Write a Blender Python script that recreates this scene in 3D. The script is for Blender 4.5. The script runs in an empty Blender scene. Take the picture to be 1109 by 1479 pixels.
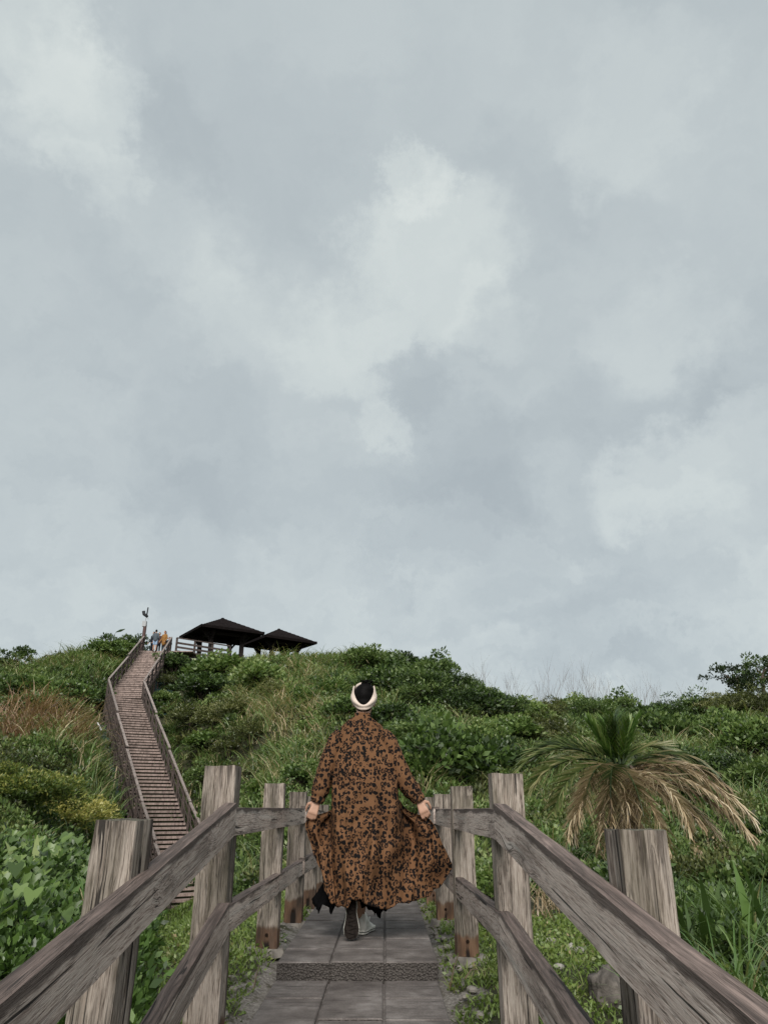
import bpy, bmesh, math, random
import zlib
import numpy as np
from mathutils import Vector, Matrix, Euler, noise as mnoise

SC = bpy.context.scene
C = SC.collection
R = math.radians
rng = np.random.default_rng(7)
random.seed(7)


def hash(s):                                  # stable across runs
    return zlib.crc32(s.encode())


# ------------------------------------------------------------------ camera
FPX, W0, H0 = 1060.0, 1109.0, 1479.0
VH = 1165.0                                   # horizon row in the photograph
PITCH = math.atan((VH - H0 / 2) / FPX)
CZ = 0.82                                     # eye height over the upper paving slab
cam = bpy.data.cameras.new('camera')
cam.sensor_fit = 'VERTICAL'
cam.sensor_height = 36.0
cam.lens = FPX / H0 * 36.0
cam.clip_start, cam.clip_end = 0.05, 3000
cam_o = bpy.data.objects.new('camera', cam)
cam_o.location = (0, 0, CZ)
cam_o.rotation_euler = (R(90) + PITCH, 0, 0)
C.objects.link(cam_o)
SC.camera = cam_o
cp, sp = math.cos(PITCH), math.sin(PITCH)


def ray(u, v):
    dx, dy = u - W0 / 2, H0 / 2 - v
    return Vector((dx, FPX * cp - dy * sp, FPX * sp + dy * cp))


def P(u, v, Y):
    d = ray(u, v)
    return Vector((d.x / d.y * Y, Y, CZ + d.z / d.y * Y))


def proj(p):
    """world points (N,3) -> photograph pixels"""
    x, y, z = p[:, 0], p[:, 1], p[:, 2] - CZ
    f = y * cp + z * sp
    up = -y * sp + z * cp
    f = np.maximum(f, 1e-3)
    return W0 / 2 + FPX * x / f, H0 / 2 - FPX * up / f


# ------------------------------------------------------------------ sky and sun
SUN_EL, SUN_ROT = R(38), R(182)
SC.view_settings.view_transform = 'Standard'
SC.view_settings.look = 'None'
SC.view_settings.exposure = 1.5
SC.view_settings.gamma = 1.0
sun = bpy.data.lights.new('sun', 'SUN')
sun.energy = 1.5
sun.angle = R(32)
sun.color = (1.0, 0.96, 0.9)
sun_o = bpy.data.objects.new('sun', sun)
sun_o.rotation_euler = (R(90) - SUN_EL, 0, R(180) - SUN_ROT)
C.objects.link(sun_o)


class NT:
    """small helper to wire node trees"""
    def __init__(s, tree):
        s.t = tree
        s.n = tree.nodes
        s.l = tree.links

    def new(s, typ, **kw):
        nd = s.n.new(typ)
        for k, v in kw.items():
            setattr(nd, k, v)
        return nd

    def put(s, sock, val):
        if hasattr(val, 'is_output') or isinstance(val, bpy.types.NodeSocket):
            s.l.new(val, sock)
        elif val is not None:
            if isinstance(val, (tuple, list)) and len(val) == 3 and sock.type == 'RGBA':
                val = (*val, 1)
            sock.default_value = val

    def math(s, op, a, b=None, c=None, clamp=False):
        nd = s.new('ShaderNodeMath', operation=op, use_clamp=clamp)
        for i, x in enumerate((a, b, c)):
            if x is not None:
                s.put(nd.inputs[i], x)
        return nd.outputs[0]

    def vec(s, op, a, b=None):
        nd = s.new('ShaderNodeVectorMath', operation=op)
        s.put(nd.inputs[0], a)
        if b is not None:
            s.put(nd.inputs[3] if op == 'SCALE' else nd.inputs[1], b)
        return nd.outputs['Value'] if op in ('DOT_PRODUCT', 'LENGTH', 'DISTANCE') else nd.outputs[0]

    def noise(s, vec=None, scale=5, detail=4, rough=.55, dist=0, out='Fac'):
        nd = s.new('ShaderNodeTexNoise')
        if vec is not None:
            s.put(nd.inputs['Vector'], vec)
        s.put(nd.inputs['Scale'], scale)
        nd.inputs['Detail'].default_value = detail
        nd.inputs['Roughness'].default_value = rough
        nd.inputs['Distortion'].default_value = dist
        return nd.outputs[out]

    def ramp(s, fac, stops, interp='LINEAR'):
        nd = s.new('ShaderNodeValToRGB')
        nd.color_ramp.interpolation = interp
        el = nd.color_ramp.elements
        while len(el) < len(stops):
            el.new(.5)
        for e, (p, c) in zip(el, stops):
            e.position = p
            e.color = (*c, 1) if len(c) == 3 else c
        s.put(nd.inputs[0], fac)
        return nd.outputs[0]

    def mix(s, fac, a, b, mode='MIX'):
        nd = s.new('ShaderNodeMix', data_type='RGBA', blend_type=mode)
        s.put(nd.inputs[0], fac)
        s.put(nd.inputs[6], a)
        s.put(nd.inputs[7], b)
        return nd.outputs[2]

    def maprange(s, v, a, b, c=0, d=1, smooth=False):
        nd = s.new('ShaderNodeMapRange', interpolation_type='SMOOTHSTEP' if smooth else 'LINEAR')
        s.put(nd.inputs[0], v)
        for i, x in enumerate((a, b, c, d)):
            nd.inputs[1 + i].default_value = x
        return nd.outputs[0]


def make_world():
    w = bpy.data.worlds.new('World')
    SC.world = w
    w.use_nodes = True
    t = NT(w.node_tree)
    t.n.clear()
    out = t.new('ShaderNodeOutputWorld')
    sky = t.new('ShaderNodeTexSky', sky_type='NISHITA')
    sky.sun_disc = False
    sky.sun_elevation = SUN_EL
    sky.sun_rotation = SUN_ROT
    bg1 = t.new('ShaderNodeBackground')
    t.put(bg1.inputs[0], sky.outputs[0])
    bg1.inputs[1].default_value = 0.05
    d = t.vec('NORMALIZE', t.new('ShaderNodeTexCoord').outputs['Generated'])
    warp = t.noise(d, 6.0, 9, .66, 0, 'Color')
    dw = t.vec('ADD', d, t.vec('SCALE', t.vec('SUBTRACT', warp, (.5, .5, .5)), .30))
    # cloud deck: project the direction on a flat layer overhead
    sep = t.new('ShaderNodeSeparateXYZ')
    t.put(sep.inputs[0], dw)
    zz = t.math('ADD', t.math('MAXIMUM', sep.outputs[2], .0), .22)
    comb = t.new('ShaderNodeCombineXYZ')
    t.put(comb.inputs[0], t.math('DIVIDE', sep.outputs[0], zz))
    t.put(comb.inputs[1], t.math('DIVIDE', sep.outputs[1], zz))
    n1 = t.noise(comb.outputs[0], 1.5, 10, .56, .25)
    n2 = t.noise(t.vec('ADD', comb.outputs[0], (3.7, 1.3, 0)), 4.2, 7, .52, .1)
    val = t.math('ADD', t.math('MULTIPLY', t.math('SUBTRACT', n1, .5), .85),
                 t.math('MULTIPLY', t.math('SUBTRACT', n2, .5), .60))
    dn = t.vec('NORMALIZE', dw)
    blobs = [(610, 255, 50, .30), (640, 370, 110, .24), (560, 340, 60, .14), (500, 480, 95, .22), (330, 440, 110, .16), (720, 440, 60, .14),
             (90, 150, 130, .26), (40, 60, 120, .18), (130, 250, 60, .16), (950, 490, 120, .2), (960, 690, 90, .2), (1090, 640, 60, .14), (540, 610, 40, .18),
             (430, 870, 110, .16), (200, 880, 120, .12), (620, 950, 130, .14), (1090, 840, 60, .2), (930, 150, 130, .14), (850, 820, 60, .1),
             (620, 545, 70, -.22), (650, 660, 120, -.16), (250, 190, 90, -.13), (420, 180, 140, -.08), (300, 640, 130, -.1), (860, 600, 90, -.12), (1000, 590, 60, -.1),
             (760, 270, 110, -.1), (860, 740, 70, -.1), (900, 900, 120, -.14), (330, 760, 170, -.1), (640, 800, 150, -.08), (60, 300, 100, -.08)]
    for (u, v, rad, amp) in blobs:
        c = ray(u, v).normalized()
        th = rad / FPX / (1 + ((u - 554) ** 2 + (v - 740) ** 2) / FPX ** 2)
        dist = t.vec('DISTANCE', dn, tuple(c))
        m = t.maprange(dist, th * .55, th * 1.28, amp * 1.0, 0, True)
        val = t.math('ADD', val, m)
    fac = t.math('ADD', val, .40, clamp=True)
    col = t.ramp(fac, [(0.0, (.41, .462, .488)), (.30, (.485, .540, .560)), (.5, (.545, .600, .612)), (.72, (.62, .675, .672)), (1.0, (.72, .768, .750))])
    bg2 = t.new('ShaderNodeBackground')
    t.put(bg2.inputs[0], col)
    bg2.inputs[1].default_value = 0.36
    mx = t.new('ShaderNodeMixShader')
    mx.inputs[0].default_value = .95
    t.l.new(bg1.outputs[0], mx.inputs[1])
    t.l.new(bg2.outputs[0], mx.inputs[2])
    t.l.new(mx.outputs[0], out.inputs[0])


make_world()


# ------------------------------------------------------------------ materials
def material(name):
    m = bpy.data.materials.new(name)
    m.use_nodes = True
    t = NT(m.node_tree)
    b = m.node_tree.nodes['Principled BSDF']
    b.inputs['Specular IOR Level'].default_value = .3
    return m, t, b


def bump(t, b, height, strength=.5, dist=.01):
    nd = t.new('ShaderNodeBump')
    nd.inputs['Strength'].default_value = strength
    nd.inputs['Distance'].default_value = dist
    t.put(nd.inputs['Height'], height)
    t.l.new(nd.outputs[0], b.inputs['Normal'])


def mat_plain(name, col, rough=.7, var=.25, scale=12, bumpd=.004):
    m, t, b = material(name)
    b.inputs['Specular IOR Level'].default_value = .05 if max(col) < .06 else .25
    tc = t.new('ShaderNodeTexCoord').outputs['Object']
    n = t.noise(tc, scale, 5)
    dark = tuple(c * (1 - var) for c in col)
    lite = tuple(min(1, c * (1 + var)) for c in col)
    t.put(b.inputs['Base Color'], t.ramp(n, [(.3, dark), (.7, lite)]))
    b.inputs['Roughness'].default_value = rough
    if bumpd:
        bump(t, b, t.noise(tc, scale * 6, 3), .4, bumpd)
    return m


def mat_wood(name, dark, mid, lite, top=None, rust=False, green=0.0, scale=1.0, bumps=.8):
    m, t, b = material(name)
    tc = t.new('ShaderNodeTexCoord').outputs['Object']
    rnd = t.new('ShaderNodeObjectInfo').outputs['Random']
    off = t.new('ShaderNodeCombineXYZ')
    t.put(off.inputs[0], t.math('MULTIPLY', rnd, 31.0))
    t.put(off.inputs[1], t.math('MULTIPLY', rnd, 17.0))
    t.put(off.inputs[2], t.math('MULTIPLY', rnd, 53.0))
    p = t.vec('ADD', tc, off.outputs[0])
    # knots: pull the grain around scattered centres
    kn = t.new('ShaderNodeTexVoronoi')
    t.put(kn.inputs['Vector'], t.vec('MULTIPLY', p, (5.5, 5.5, 2.2)))
    kn.inputs['Scale'].default_value = 1.0
    kd = t.maprange(kn.outputs['Distance'], .0, .42, 1, 0, True)
    wob = t.noise(t.vec('MULTIPLY', p, (3, 3, 1.1)), 1.0, 2, .5, 0, 'Color')
    p2 = t.vec('ADD', p, t.vec('SCALE', t.vec('SUBTRACT', wob, (.5, .5, .5)), .05))
    p2 = t.vec('ADD', p2, t.vec('SCALE', t.vec('MULTIPLY', kn.outputs['Color'], (.035, .035, 0)), kd))
    g1 = t.noise(t.vec('MULTIPLY', p2, (60 * scale, 60 * scale, 2.6)), 1.0, 5, .6, .5)
    g2 = t.noise(t.vec('MULTIPLY', p2, (240 * scale, 240 * scale, 14)), 1.0, 4, .65, .2)
    blot = t.noise(t.vec('MULTIPLY', p, (7, 7, 1.6)), 1.0, 5, .6)
    g = t.math('ADD', t.math('MULTIPLY', g1, .40), t.math('MULTIPLY', g2, .60))
    col = t.ramp(g, [(.37, dark), (.45, mid), (.54, lite), (.66, tuple(c * .8 for c in lite))])
    col = t.mix(t.maprange(blot, .46, .68, 0, .7, True), col, tuple(c * .42 for c in mid), 'MIX')
    # pale bleached streaks
    st = t.noise(t.vec('MULTIPLY', p2, (22, 22, .6)), 1.0, 2)
    col = t.mix(t.maprange(st, .58, .7, 0, .3, True), col, tuple(min(.6, c * 1.28) for c in lite))
    # knot hearts
    ks = t.maprange(kn.outputs['Distance'], .05, .12, .8, 0, True)
    col = t.mix(ks, col, tuple(c * .55 for c in mid))
    # fine dark checks
    ck = t.noise(t.vec('MULTIPLY', p2, (64 * scale, 64 * scale, .9)), 1.0, 3, .5, .3)
    if green:
        gn = t.noise(t.vec('MULTIPLY', p, (9, 9, 2)), 1.0, 4)
        col = t.mix(t.maprange(gn, .42, .7, 0, green, True), col, (.070, .064, .042))
    if top is not None:
        nz = t.new('ShaderNodeSeparateXYZ')
        t.put(nz.inputs[0], t.new('ShaderNodeNewGeometry').outputs['True Normal'])
        tn = t.noise(t.vec('MULTIPLY', p2, (70, 70, 2.4)), 1.0, 6, .68)
        mk = t.maprange(t.math('ADD', nz.outputs[2], t.math('MULTIPLY', t.math('SUBTRACT', tn, .5), 1.0)), .35, .62, 0, 1, True)
        tcol = t.ramp(tn, [(.32, tuple(c * .35 for c in top)), (.52, top), (.70, tuple(c * 1.9 for c in top)), (.8, tuple(c * 3.2 for c in top))])
        col = t.mix(mk, col, tcol)
        so = t.new('ShaderNodeSeparateXYZ')
        t.put(so.inputs[0], tc)
        bn = t.noise(t.vec('MULTIPLY', p2, (9, 9, 3.2)), 1.0, 5, .6)
        bh = t.math('ADD', so.outputs[1], t.math('MULTIPLY', t.math('SUBTRACT', bn, .5), .075))
        band = t.math('MULTIPLY', t.maprange(bh, .036, .052, 0, .85, True), t.math('SUBTRACT', 1.0, mk))
        col = t.mix(band, col, (.050, .036, .031))
    ln = t.math('ABSOLUTE', t.math('SUBTRACT', t.noise(t.vec('MULTIPLY', p2, (55 * scale, 55 * scale, 1.7)), 1.0, 3, .5, .2), .5))
    ln2 = t.math('ABSOLUTE', t.math('SUBTRACT', t.noise(t.vec('MULTIPLY', p2, (150 * scale, 150 * scale, 6)), 1.0, 2, .5), .5))
    lines = t.math('MAXIMUM', t.maprange(ln, .004, .020, .8, 0, True), t.maprange(ln2, .004, .030, .45, 0, True))
    lines = t.math('MULTIPLY', lines, t.maprange(blot, .35, .6, .35, 1, True))
    col = t.mix(lines, col, tuple(c * .35 for c in dark))
    ckm = t.maprange(ck, .63, .67, 0, .92, True)
    col = t.mix(ckm, col, (.012, .010, .009))
    if rust:
        sx = t.new('ShaderNodeSeparateXYZ')
        t.put(sx.inputs[0], tc)
        rn = t.noise(t.vec('MULTIPLY', p, (14, 14, 3)), 1.0, 4)
        h = t.math('ADD', sx.outputs[2], t.math('MULTIPLY', t.math('SUBTRACT', rn, .5), .12))
        h = t.math('ADD', h, t.math('MULTIPLY', t.math('SUBTRACT', rnd, .5), .06))
        m1 = t.maprange(h, .40, .43, .9, 0, True)
        rcol = t.ramp(rn, [(.3, (.03, .018, .012)), (.5, (.115, .060, .034)), (.7, (.24, .145, .085))])
        col = t.mix(m1, col, rcol)
        gen = t.new('ShaderNodeSeparateXYZ')
        t.put(gen.inputs[0], t.new('ShaderNodeTexCoord').outputs['Generated'])
        sn = t.noise(t.vec('MULTIPLY', p, (38, 38, 2.5)), 1.0, 4)
        stn = t.maprange(t.math('ADD', gen.outputs[2], t.math('MULTIPLY', t.math('SUBTRACT', sn, .5), .75)), .93, 1.12, 0, .85, True)
        col = t.mix(stn, col, (.035, .027, .022))
        ax = t.math('ABSOLUTE', sx.outputs[0])
        m2 = t.math('MULTIPLY', t.maprange(t.math('ADD', ax, t.math('MULTIPLY', t.math('SUBTRACT', rn, .5), .06)), .006, .02, 1, 0, True),
                    t.maprange(h, .32, .36, 1, 0, True))
        col = t.mix(m2, col, (.012, .008, .006))
    br = t.maprange(rnd, 0, 1, .82, 1.12)
    mul = t.new('ShaderNodeCombineXYZ')
    for i in range(3):
        t.put(mul.inputs[i], br)
    col = t.mix(1.0, col, mul.outputs[0], 'MULTIPLY')
    t.put(b.inputs['Base Color'], col)
    b.inputs['Roughness'].default_value = .82
    hgt = t.math('SUBTRACT', t.math('SUBTRACT', g, t.math('MULTIPLY', ckm, .6)), t.math('MULTIPLY', lines, .35))
    bump(t, b, hgt, bumps, .006)
    return m


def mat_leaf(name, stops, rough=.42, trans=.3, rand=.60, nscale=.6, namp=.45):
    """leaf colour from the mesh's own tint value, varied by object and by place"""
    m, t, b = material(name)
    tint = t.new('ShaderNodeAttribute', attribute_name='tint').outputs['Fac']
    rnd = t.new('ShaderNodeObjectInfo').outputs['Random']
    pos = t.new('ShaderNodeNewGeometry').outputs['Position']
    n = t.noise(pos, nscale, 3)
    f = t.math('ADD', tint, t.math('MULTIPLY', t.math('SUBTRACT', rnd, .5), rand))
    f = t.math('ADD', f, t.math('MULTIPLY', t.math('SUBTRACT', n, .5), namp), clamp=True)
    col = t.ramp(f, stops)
    t.put(b.inputs['Base Color'], col)
    b.inputs['Roughness'].default_value = rough
    b.inputs['Specular IOR Level'].default_value = .5
    tr = t.new('ShaderNodeBsdfTranslucent')
    t.put(tr.inputs[0], t.mix(1.0, col, (1.15, 1.25, .7), 'MULTIPLY'))
    mx = t.new('ShaderNodeMixShader')
    mx.inputs[0].default_value = trans
    out = m.node_tree.nodes['Material Output']
    t.l.new(b.outputs[0], mx.inputs[1])
    t.l.new(tr.outputs[0], mx.inputs[2])
    t.l.new(mx.outputs[0], out.inputs[0])
    return m


M = {}
M['rail'] = mat_wood('weathered_rail_wood', (.15, .110, .090), (.43, .342, .295), (.58, .492, .435), top=(.130, .098, .086))
M['post'] = mat_wood('weathered_post_wood', (.052, .040, .031), (.22, .178, .148), (.40, .342, .295), top=(.13, .12, .085), rust=True, green=.6)
M['stair_light'] = mat_wood('stair_tread_wood', (.13, .092, .078), (.27, .20, .175), (.36, .285, .255), bumps=.3)
M['stair_dark'] = mat_wood('stair_frame_wood', (.020, .014, .012), (.050, .037, .032), (.090, .068, .060), bumps=.3)
M['handrail'] = mat_wood('stair_handrail_wood', (.12, .095, .085), (.23, .19, .172), (.31, .265, .245), bumps=.3)
M['roof'] = mat_plain('dark_shingle_roof', (.012, .009, .009), .9, .4, 6)
M['fascia'] = mat_plain('dark_fascia', (.008, .006, .006), .85, .3, 6)
M['dark_post'] = mat_plain('dark_timber', (.024, .020, .019), .75, .3, 8)
M['metal'] = mat_plain('grey_metal', (.35, .36, .37), .45, .15, 20, 0)
M['dark_metal'] = mat_plain('dark_metal', (.03, .032, .035), .5, .2, 20, 0)
M['pole'] = mat_plain('brown_pole', (.085, .05, .046), .7, .2, 14)
M['skin'] = mat_plain('skin', (.40, .235, .165), .5, .08, 30, .001)
M['hair'] = mat_plain('black_hair', (.004, .0035, .0035), .55, .3, 60, .003)
M['cream'] = mat_plain('cream_knit', (.60, .50, .43), .85, .08, 40, .002)
M['black_cloth'] = mat_plain('black_cloth', (.0035, .0035, .004), .9, .3, 30, .002)
M['white_canvas'] = mat_plain('white_canvas', (.74, .72, .67), .8, .08, 40, .001)
M['white_rubber'] = mat_plain('white_rubber', (.66, .64, .58), .6, .08, 30, 0)
M['outsole'] = mat_plain('worn_outsole', (.020, .016, .014), .8, .4, 60, .004)
M['stone'] = mat_plain('pale_stone', (.30, .28, .255), .9, .4, 9, .01)
M['dark_stone'] = mat_plain('dark_pitted_stone', (.10, .088, .078), .95, .6, 14, .02)
M['concrete'] = mat_plain('old_concrete', (.19, .172, .152), .92, .4, 14, .008)
M['bark'] = mat_plain('bark', (.075, .058, .045), .9, .4, 14, .01)
M['twig'] = mat_plain('bare_twig', (.13, .10, .08), .9, .3, 14, 0)
M['net'] = mat_plain('blue_net', (.026, .046, .050), .85, .4, 5, .003)
M['petal'] = mat_plain('white_petal', (.75, .75, .72), .7, .06, 20, 0)
M['white_pipe'] = mat_plain('white_pipe', (.62, .63, .63), .5, .08, 20, 0)
M['grey_pipe'] = mat_plain('grey_blue_pipe', (.10, .13, .17), .6, .15, 20, 0)
M['nail'] = mat_plain('rusty_bolt', (.022, .014, .010), .7, .3, 30, 0)

G1 = (.010, .017, .007)
M['leaf_dark'] = mat_leaf('dark_green_leaf', [(.05, (0.017, 0.030, 0.010)), (.4, (0.049, 0.085, 0.023)), (.7, (0.093, 0.146, 0.039)), (1, (0.171, 0.226, 0.079))])
M['leaf_mid'] = mat_leaf('mid_green_leaf', [(.05, (0.028, 0.051, 0.014)), (.4, (0.079, 0.131, 0.033)), (.7, (0.134, 0.202, 0.054)), (1, (0.230, 0.282, 0.102))])
M['leaf_olive'] = mat_leaf('olive_leaf', [(.05, (0.034, 0.043, 0.014)), (.4, (0.084, 0.098, 0.031)), (.7, (0.138, 0.156, 0.050)), (1, (0.216, 0.216, 0.096))])
M['leaf_yellow'] = mat_leaf('yellow_tipped_leaf', [(.1, (.040, .066, .016)), (.46, (.100, .145, .032)), (.68, (.22, .24, .06)), (1, (.42, .38, .12))], nscale=3)
M['leaf_fresh'] = mat_leaf('fresh_green_leaf', [(.05, (0.033, 0.064, 0.015)), (.4, (0.081, 0.145, 0.033)), (.7, (0.127, 0.209, 0.055)), (1, (0.198, 0.264, 0.094))], nscale=2)
M['grass_tall'] = mat_leaf('tall_grass', [(0, (0.029, 0.060, 0.014)), (.35, (0.074, 0.142, 0.034)), (.6, (0.162, 0.228, 0.074)), (.78, (0.264, 0.246, 0.120)), (1, (0.444, 0.348, 0.216))], nscale=.8, namp=.22)
M['straw'] = mat_leaf('straw_grass', [(0, (.075, .065, .030)), (.4, (.20, .145, .085)), (.7, (.32, .235, .15)), (1, (.42, .34, .24))])
M['russet'] = mat_leaf('russet_grass', [(0, (.10, .055, .03)), (.4, (.21, .12, .07)), (.7, (.31, .20, .125)), (1, (.40, .30, .20))])
M['lawn'] = mat_leaf('lawn_grass', [(0, (.040, .068, .013)), (.4, (.098, .150, .028)), (.7, (.155, .215, .050)), (.92, (.22, .24, .09)), (1, (.30, .24, .13))], nscale=4)
M['palm_green'] = mat_leaf('green_palm_leaf', [(0, (.026, .045, .014)), (.4, (.066, .100, .028)), (.65, (.125, .155, .050)), (1, (.27, .24, .12))], nscale=3)
M['palm_heart'] = mat_leaf('palm_heart_leaf', [(0, (.035, .07, .016)), (.4, (.082, .155, .030)), (.7, (.13, .21, .05)), (1, (.22, .27, .09))], nscale=3)
M['palm_dead'] = mat_leaf('dead_palm_leaf', [(0, (.12, .084, .048)), (.4, (.28, .208, .122)), (.7, (.42, .335, .215)), (1, (.55, .46, .32))], trans=.15, nscale=3)
M['palm_half'] = mat_leaf('dying_palm_leaf', [(0, (.03, .05, .015)), (.35, (.075, .105, .035)), (.6, (.20, .16, .08)), (1, (.38, .29, .19))], trans=.2, nscale=3)


def mat_leopard():
    m, t, b = material('leopard_print_cloth')
    uv = t.new('ShaderNodeTexCoord').outputs['Object']
    wob = t.noise(uv, 42.0, 3, .6, 0, 'Color')
    p = t.vec('ADD', uv, t.vec('SCALE', t.vec('SUBTRACT', wob, (.5, .5, .5)), .017))
    p = t.vec('MULTIPLY', p, (1.12, .5, .90))
    v = t.new('ShaderNodeTexVoronoi')
    t.put(v.inputs['Vector'], p)
    v.inputs['Scale'].default_value = 36.0
    v.inputs['Randomness'].default_value = .70
    d = v.outputs['Distance']
    sc = t.new('ShaderNodeSeparateColor')
    t.put(sc.inputs[0], v.outputs['Color'])
    brk = t.noise(uv, 40.0, 2)
    dd = t.math('ADD', d, t.math('MULTIPLY', t.math('SUBTRACT', brk, .5), .22))
    hole = t.math('MULTIPLY', t.maprange(dd, .22, .29, 1, 0, True), t.maprange(sc.outputs[0], .35, .45, 0, 1))
    spot = t.maprange(t.math('ADD', dd, t.math('MULTIPLY', sc.outputs[1], .08)), .55, .59, 1, 0, True)
    gap = t.maprange(t.noise(uv, 50.0, 1), .58, .63, 1, 0, True)
    ring = t.math('MULTIPLY', t.math('MULTIPLY', spot, gap), t.math('SUBTRACT', 1.0, hole))
    inner = hole
    spots = 0.0
    base = t.mix(t.noise(uv, 5.0, 4), (.108, .053, .026), (.168, .084, .041))
    col = t.mix(t.math('MULTIPLY', inner, .6), base, (.085, .039, .020))
    col = t.mix(t.math('MAXIMUM', ring, spots), col, (.006, .005, .005))
    t.put(b.inputs['Base Color'], col)
    b.inputs['Roughness'].default_value = .85
    b.inputs['Specular IOR Level'].default_value = .12
    bump(t, b, t.noise(uv, 55.0, 5), .35, .006)
    return m


M['leopard'] = mat_leopard()


def mat_ground():
    m, t, b = material('earth')
    pos = t.new('ShaderNodeNewGeometry').outputs['Position']
    sx = t.new('ShaderNodeSeparateXYZ')
    t.put(sx.inputs[0], pos)
    n1 = t.noise(pos, 1.3, 6, .6)
    n2 = t.noise(pos, 60.0, 5, .7)
    n3 = t.noise(pos, 9.0, 5, .6)
    soil = t.ramp(n3, [(.3, (.016, .018, .009)), (.55, (.034, .036, .016)), (.75, (.060, .052, .028))])
    gravel = t.ramp(n2, [(.25, (.05, .044, .04)), (.45, (.15, .135, .12)), (.6, (.25, .23, .21)), (.75, (.36, .34, .31))])
    gravel = t.mix(t.maprange(n3, .45, .7, 0, .8, True), gravel, (.075, .062, .05))
    dx = t.math('ABSOLUTE', t.math('ADD', sx.outputs[0], .165))
    edge = t.math('ADD', dx, t.math('MULTIPLY', t.math('SUBTRACT', n3, .5), .9))
    mk = t.maprange(edge, .54, .72, 1, 0, True)
    mk = t.math('MULTIPLY', mk, t.maprange(sx.outputs[1], 9.5, 11, 1, 0))
    t.put(b.inputs['Base Color'], t.mix(mk, soil, gravel))
    b.inputs['Roughness'].default_value = .95
    bump(t, b, t.math('ADD', n2, n3), .7, .02)
    return m


def mat_slab():
    m, t, b = material('dark_paving')
    pos = t.new('ShaderNodeNewGeometry').outputs['Position']
    tc = pos
    n1 = t.noise(tc, 5.0, 6, .65)
    fine = t.noise(tc, 170.0, 4, .7)
    lin = t.noise(t.vec('MULTIPLY', tc, (3.0, 30.0, 3.0)), 1.0, 5, .62, .8)
    col = t.ramp(t.math('ADD', t.math('MULTIPLY', n1, .55), t.math('MULTIPLY', fine, .45)),
                 [(.36, (.050, .041, .038)), (.5, (.112, .097, .090)), (.62, (.185, .165, .155))])
    col = t.mix(t.maprange(lin, .57, .66, 0, .75, True), col, (.04, .034, .032))
    col = t.mix(t.maprange(n1, .56, .72, 0, .4, True), col, (.22, .2, .19))
    # exposed aggregate on the risers
    sep = t.new('ShaderNodeSeparateXYZ')
    t.put(sep.inputs[0], t.new('ShaderNodeNewGeometry').outputs['True Normal'])
    side = t.maprange(t.math('ABSOLUTE', sep.outputs[2]), .4, .7, 1, 0)
    vo = t.new('ShaderNodeTexVoronoi')
    t.put(vo.inputs['Vector'], tc)
    vo.inputs['Scale'].default_value = 95.0
    ag = t.ramp(t.math('ADD', t.math('MULTIPLY', vo.outputs['Distance'], .8), t.math('MULTIPLY', fine, .35)),
                [(.15, (.13, .114, .102)), (.40, (.088, .077, .070)), (.62, (.058, .050, .045)), (1, (.036, .031, .028))])
    col = t.mix(side, col, ag)
    t.put(b.inputs['Base Color'], col)
    b.inputs['Roughness'].default_value = .85
    h = t.math('ADD', t.math('MULTIPLY', lin, -.6), t.math('ADD', t.math('MULTIPLY', fine, .5), t.math('MULTIPLY', t.math('MULTIPLY', vo.outputs['Distance'], side), -3)))
    bump(t, b, h, .7, .006)
    return m


M['ground'] = mat_ground()
M['slab'] = mat_slab()


# ------------------------------------------------------------------ scene helpers
def tag(o, label=None, cat=None, group=None, kind=None):
    if label:
        o['label'] = label
    if cat:
        o['category'] = cat
    if group:
        o['group'] = group
    if kind:
        o['kind'] = kind
    return o


def empty(name, loc=(0, 0, 0), rz=0, label=None, cat=None, group=None):
    o = bpy.data.objects.new(name, None)
    o.empty_display_size = .2
    o.location = loc
    o.rotation_euler = (0, 0, rz)
    C.objects.link(o)
    return tag(o, label, cat, group)


def link(name, me, mat=None, parent=None, world=False):
    o = bpy.data.objects.new(name, me)
    if mat is not None:
        for mm in (mat if isinstance(mat, (list, tuple)) else [mat]):
            me.materials.append(mm)
    C.objects.link(o)
    if parent is not None:
        o.parent = parent
        if world:                    # mesh given in world coordinates
            o.matrix_parent_inverse = root_inv(parent)
    return o


def root_inv(p):
    m = Matrix.Identity(4)
    while p is not None:
        m = p.matrix_parent_inverse @ p.matrix_basis @ m if p.parent else p.matrix_basis @ m
        p = p.parent
    return m.inverted()


def copy_tree(o, parent=None, depth=0):
    c = o.copy()
    C.objects.link(c)
    if parent is not None:
        c.parent = parent
    for ch in list(o.children):
        copy_tree(ch, c, depth + 1)
    return c


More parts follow.
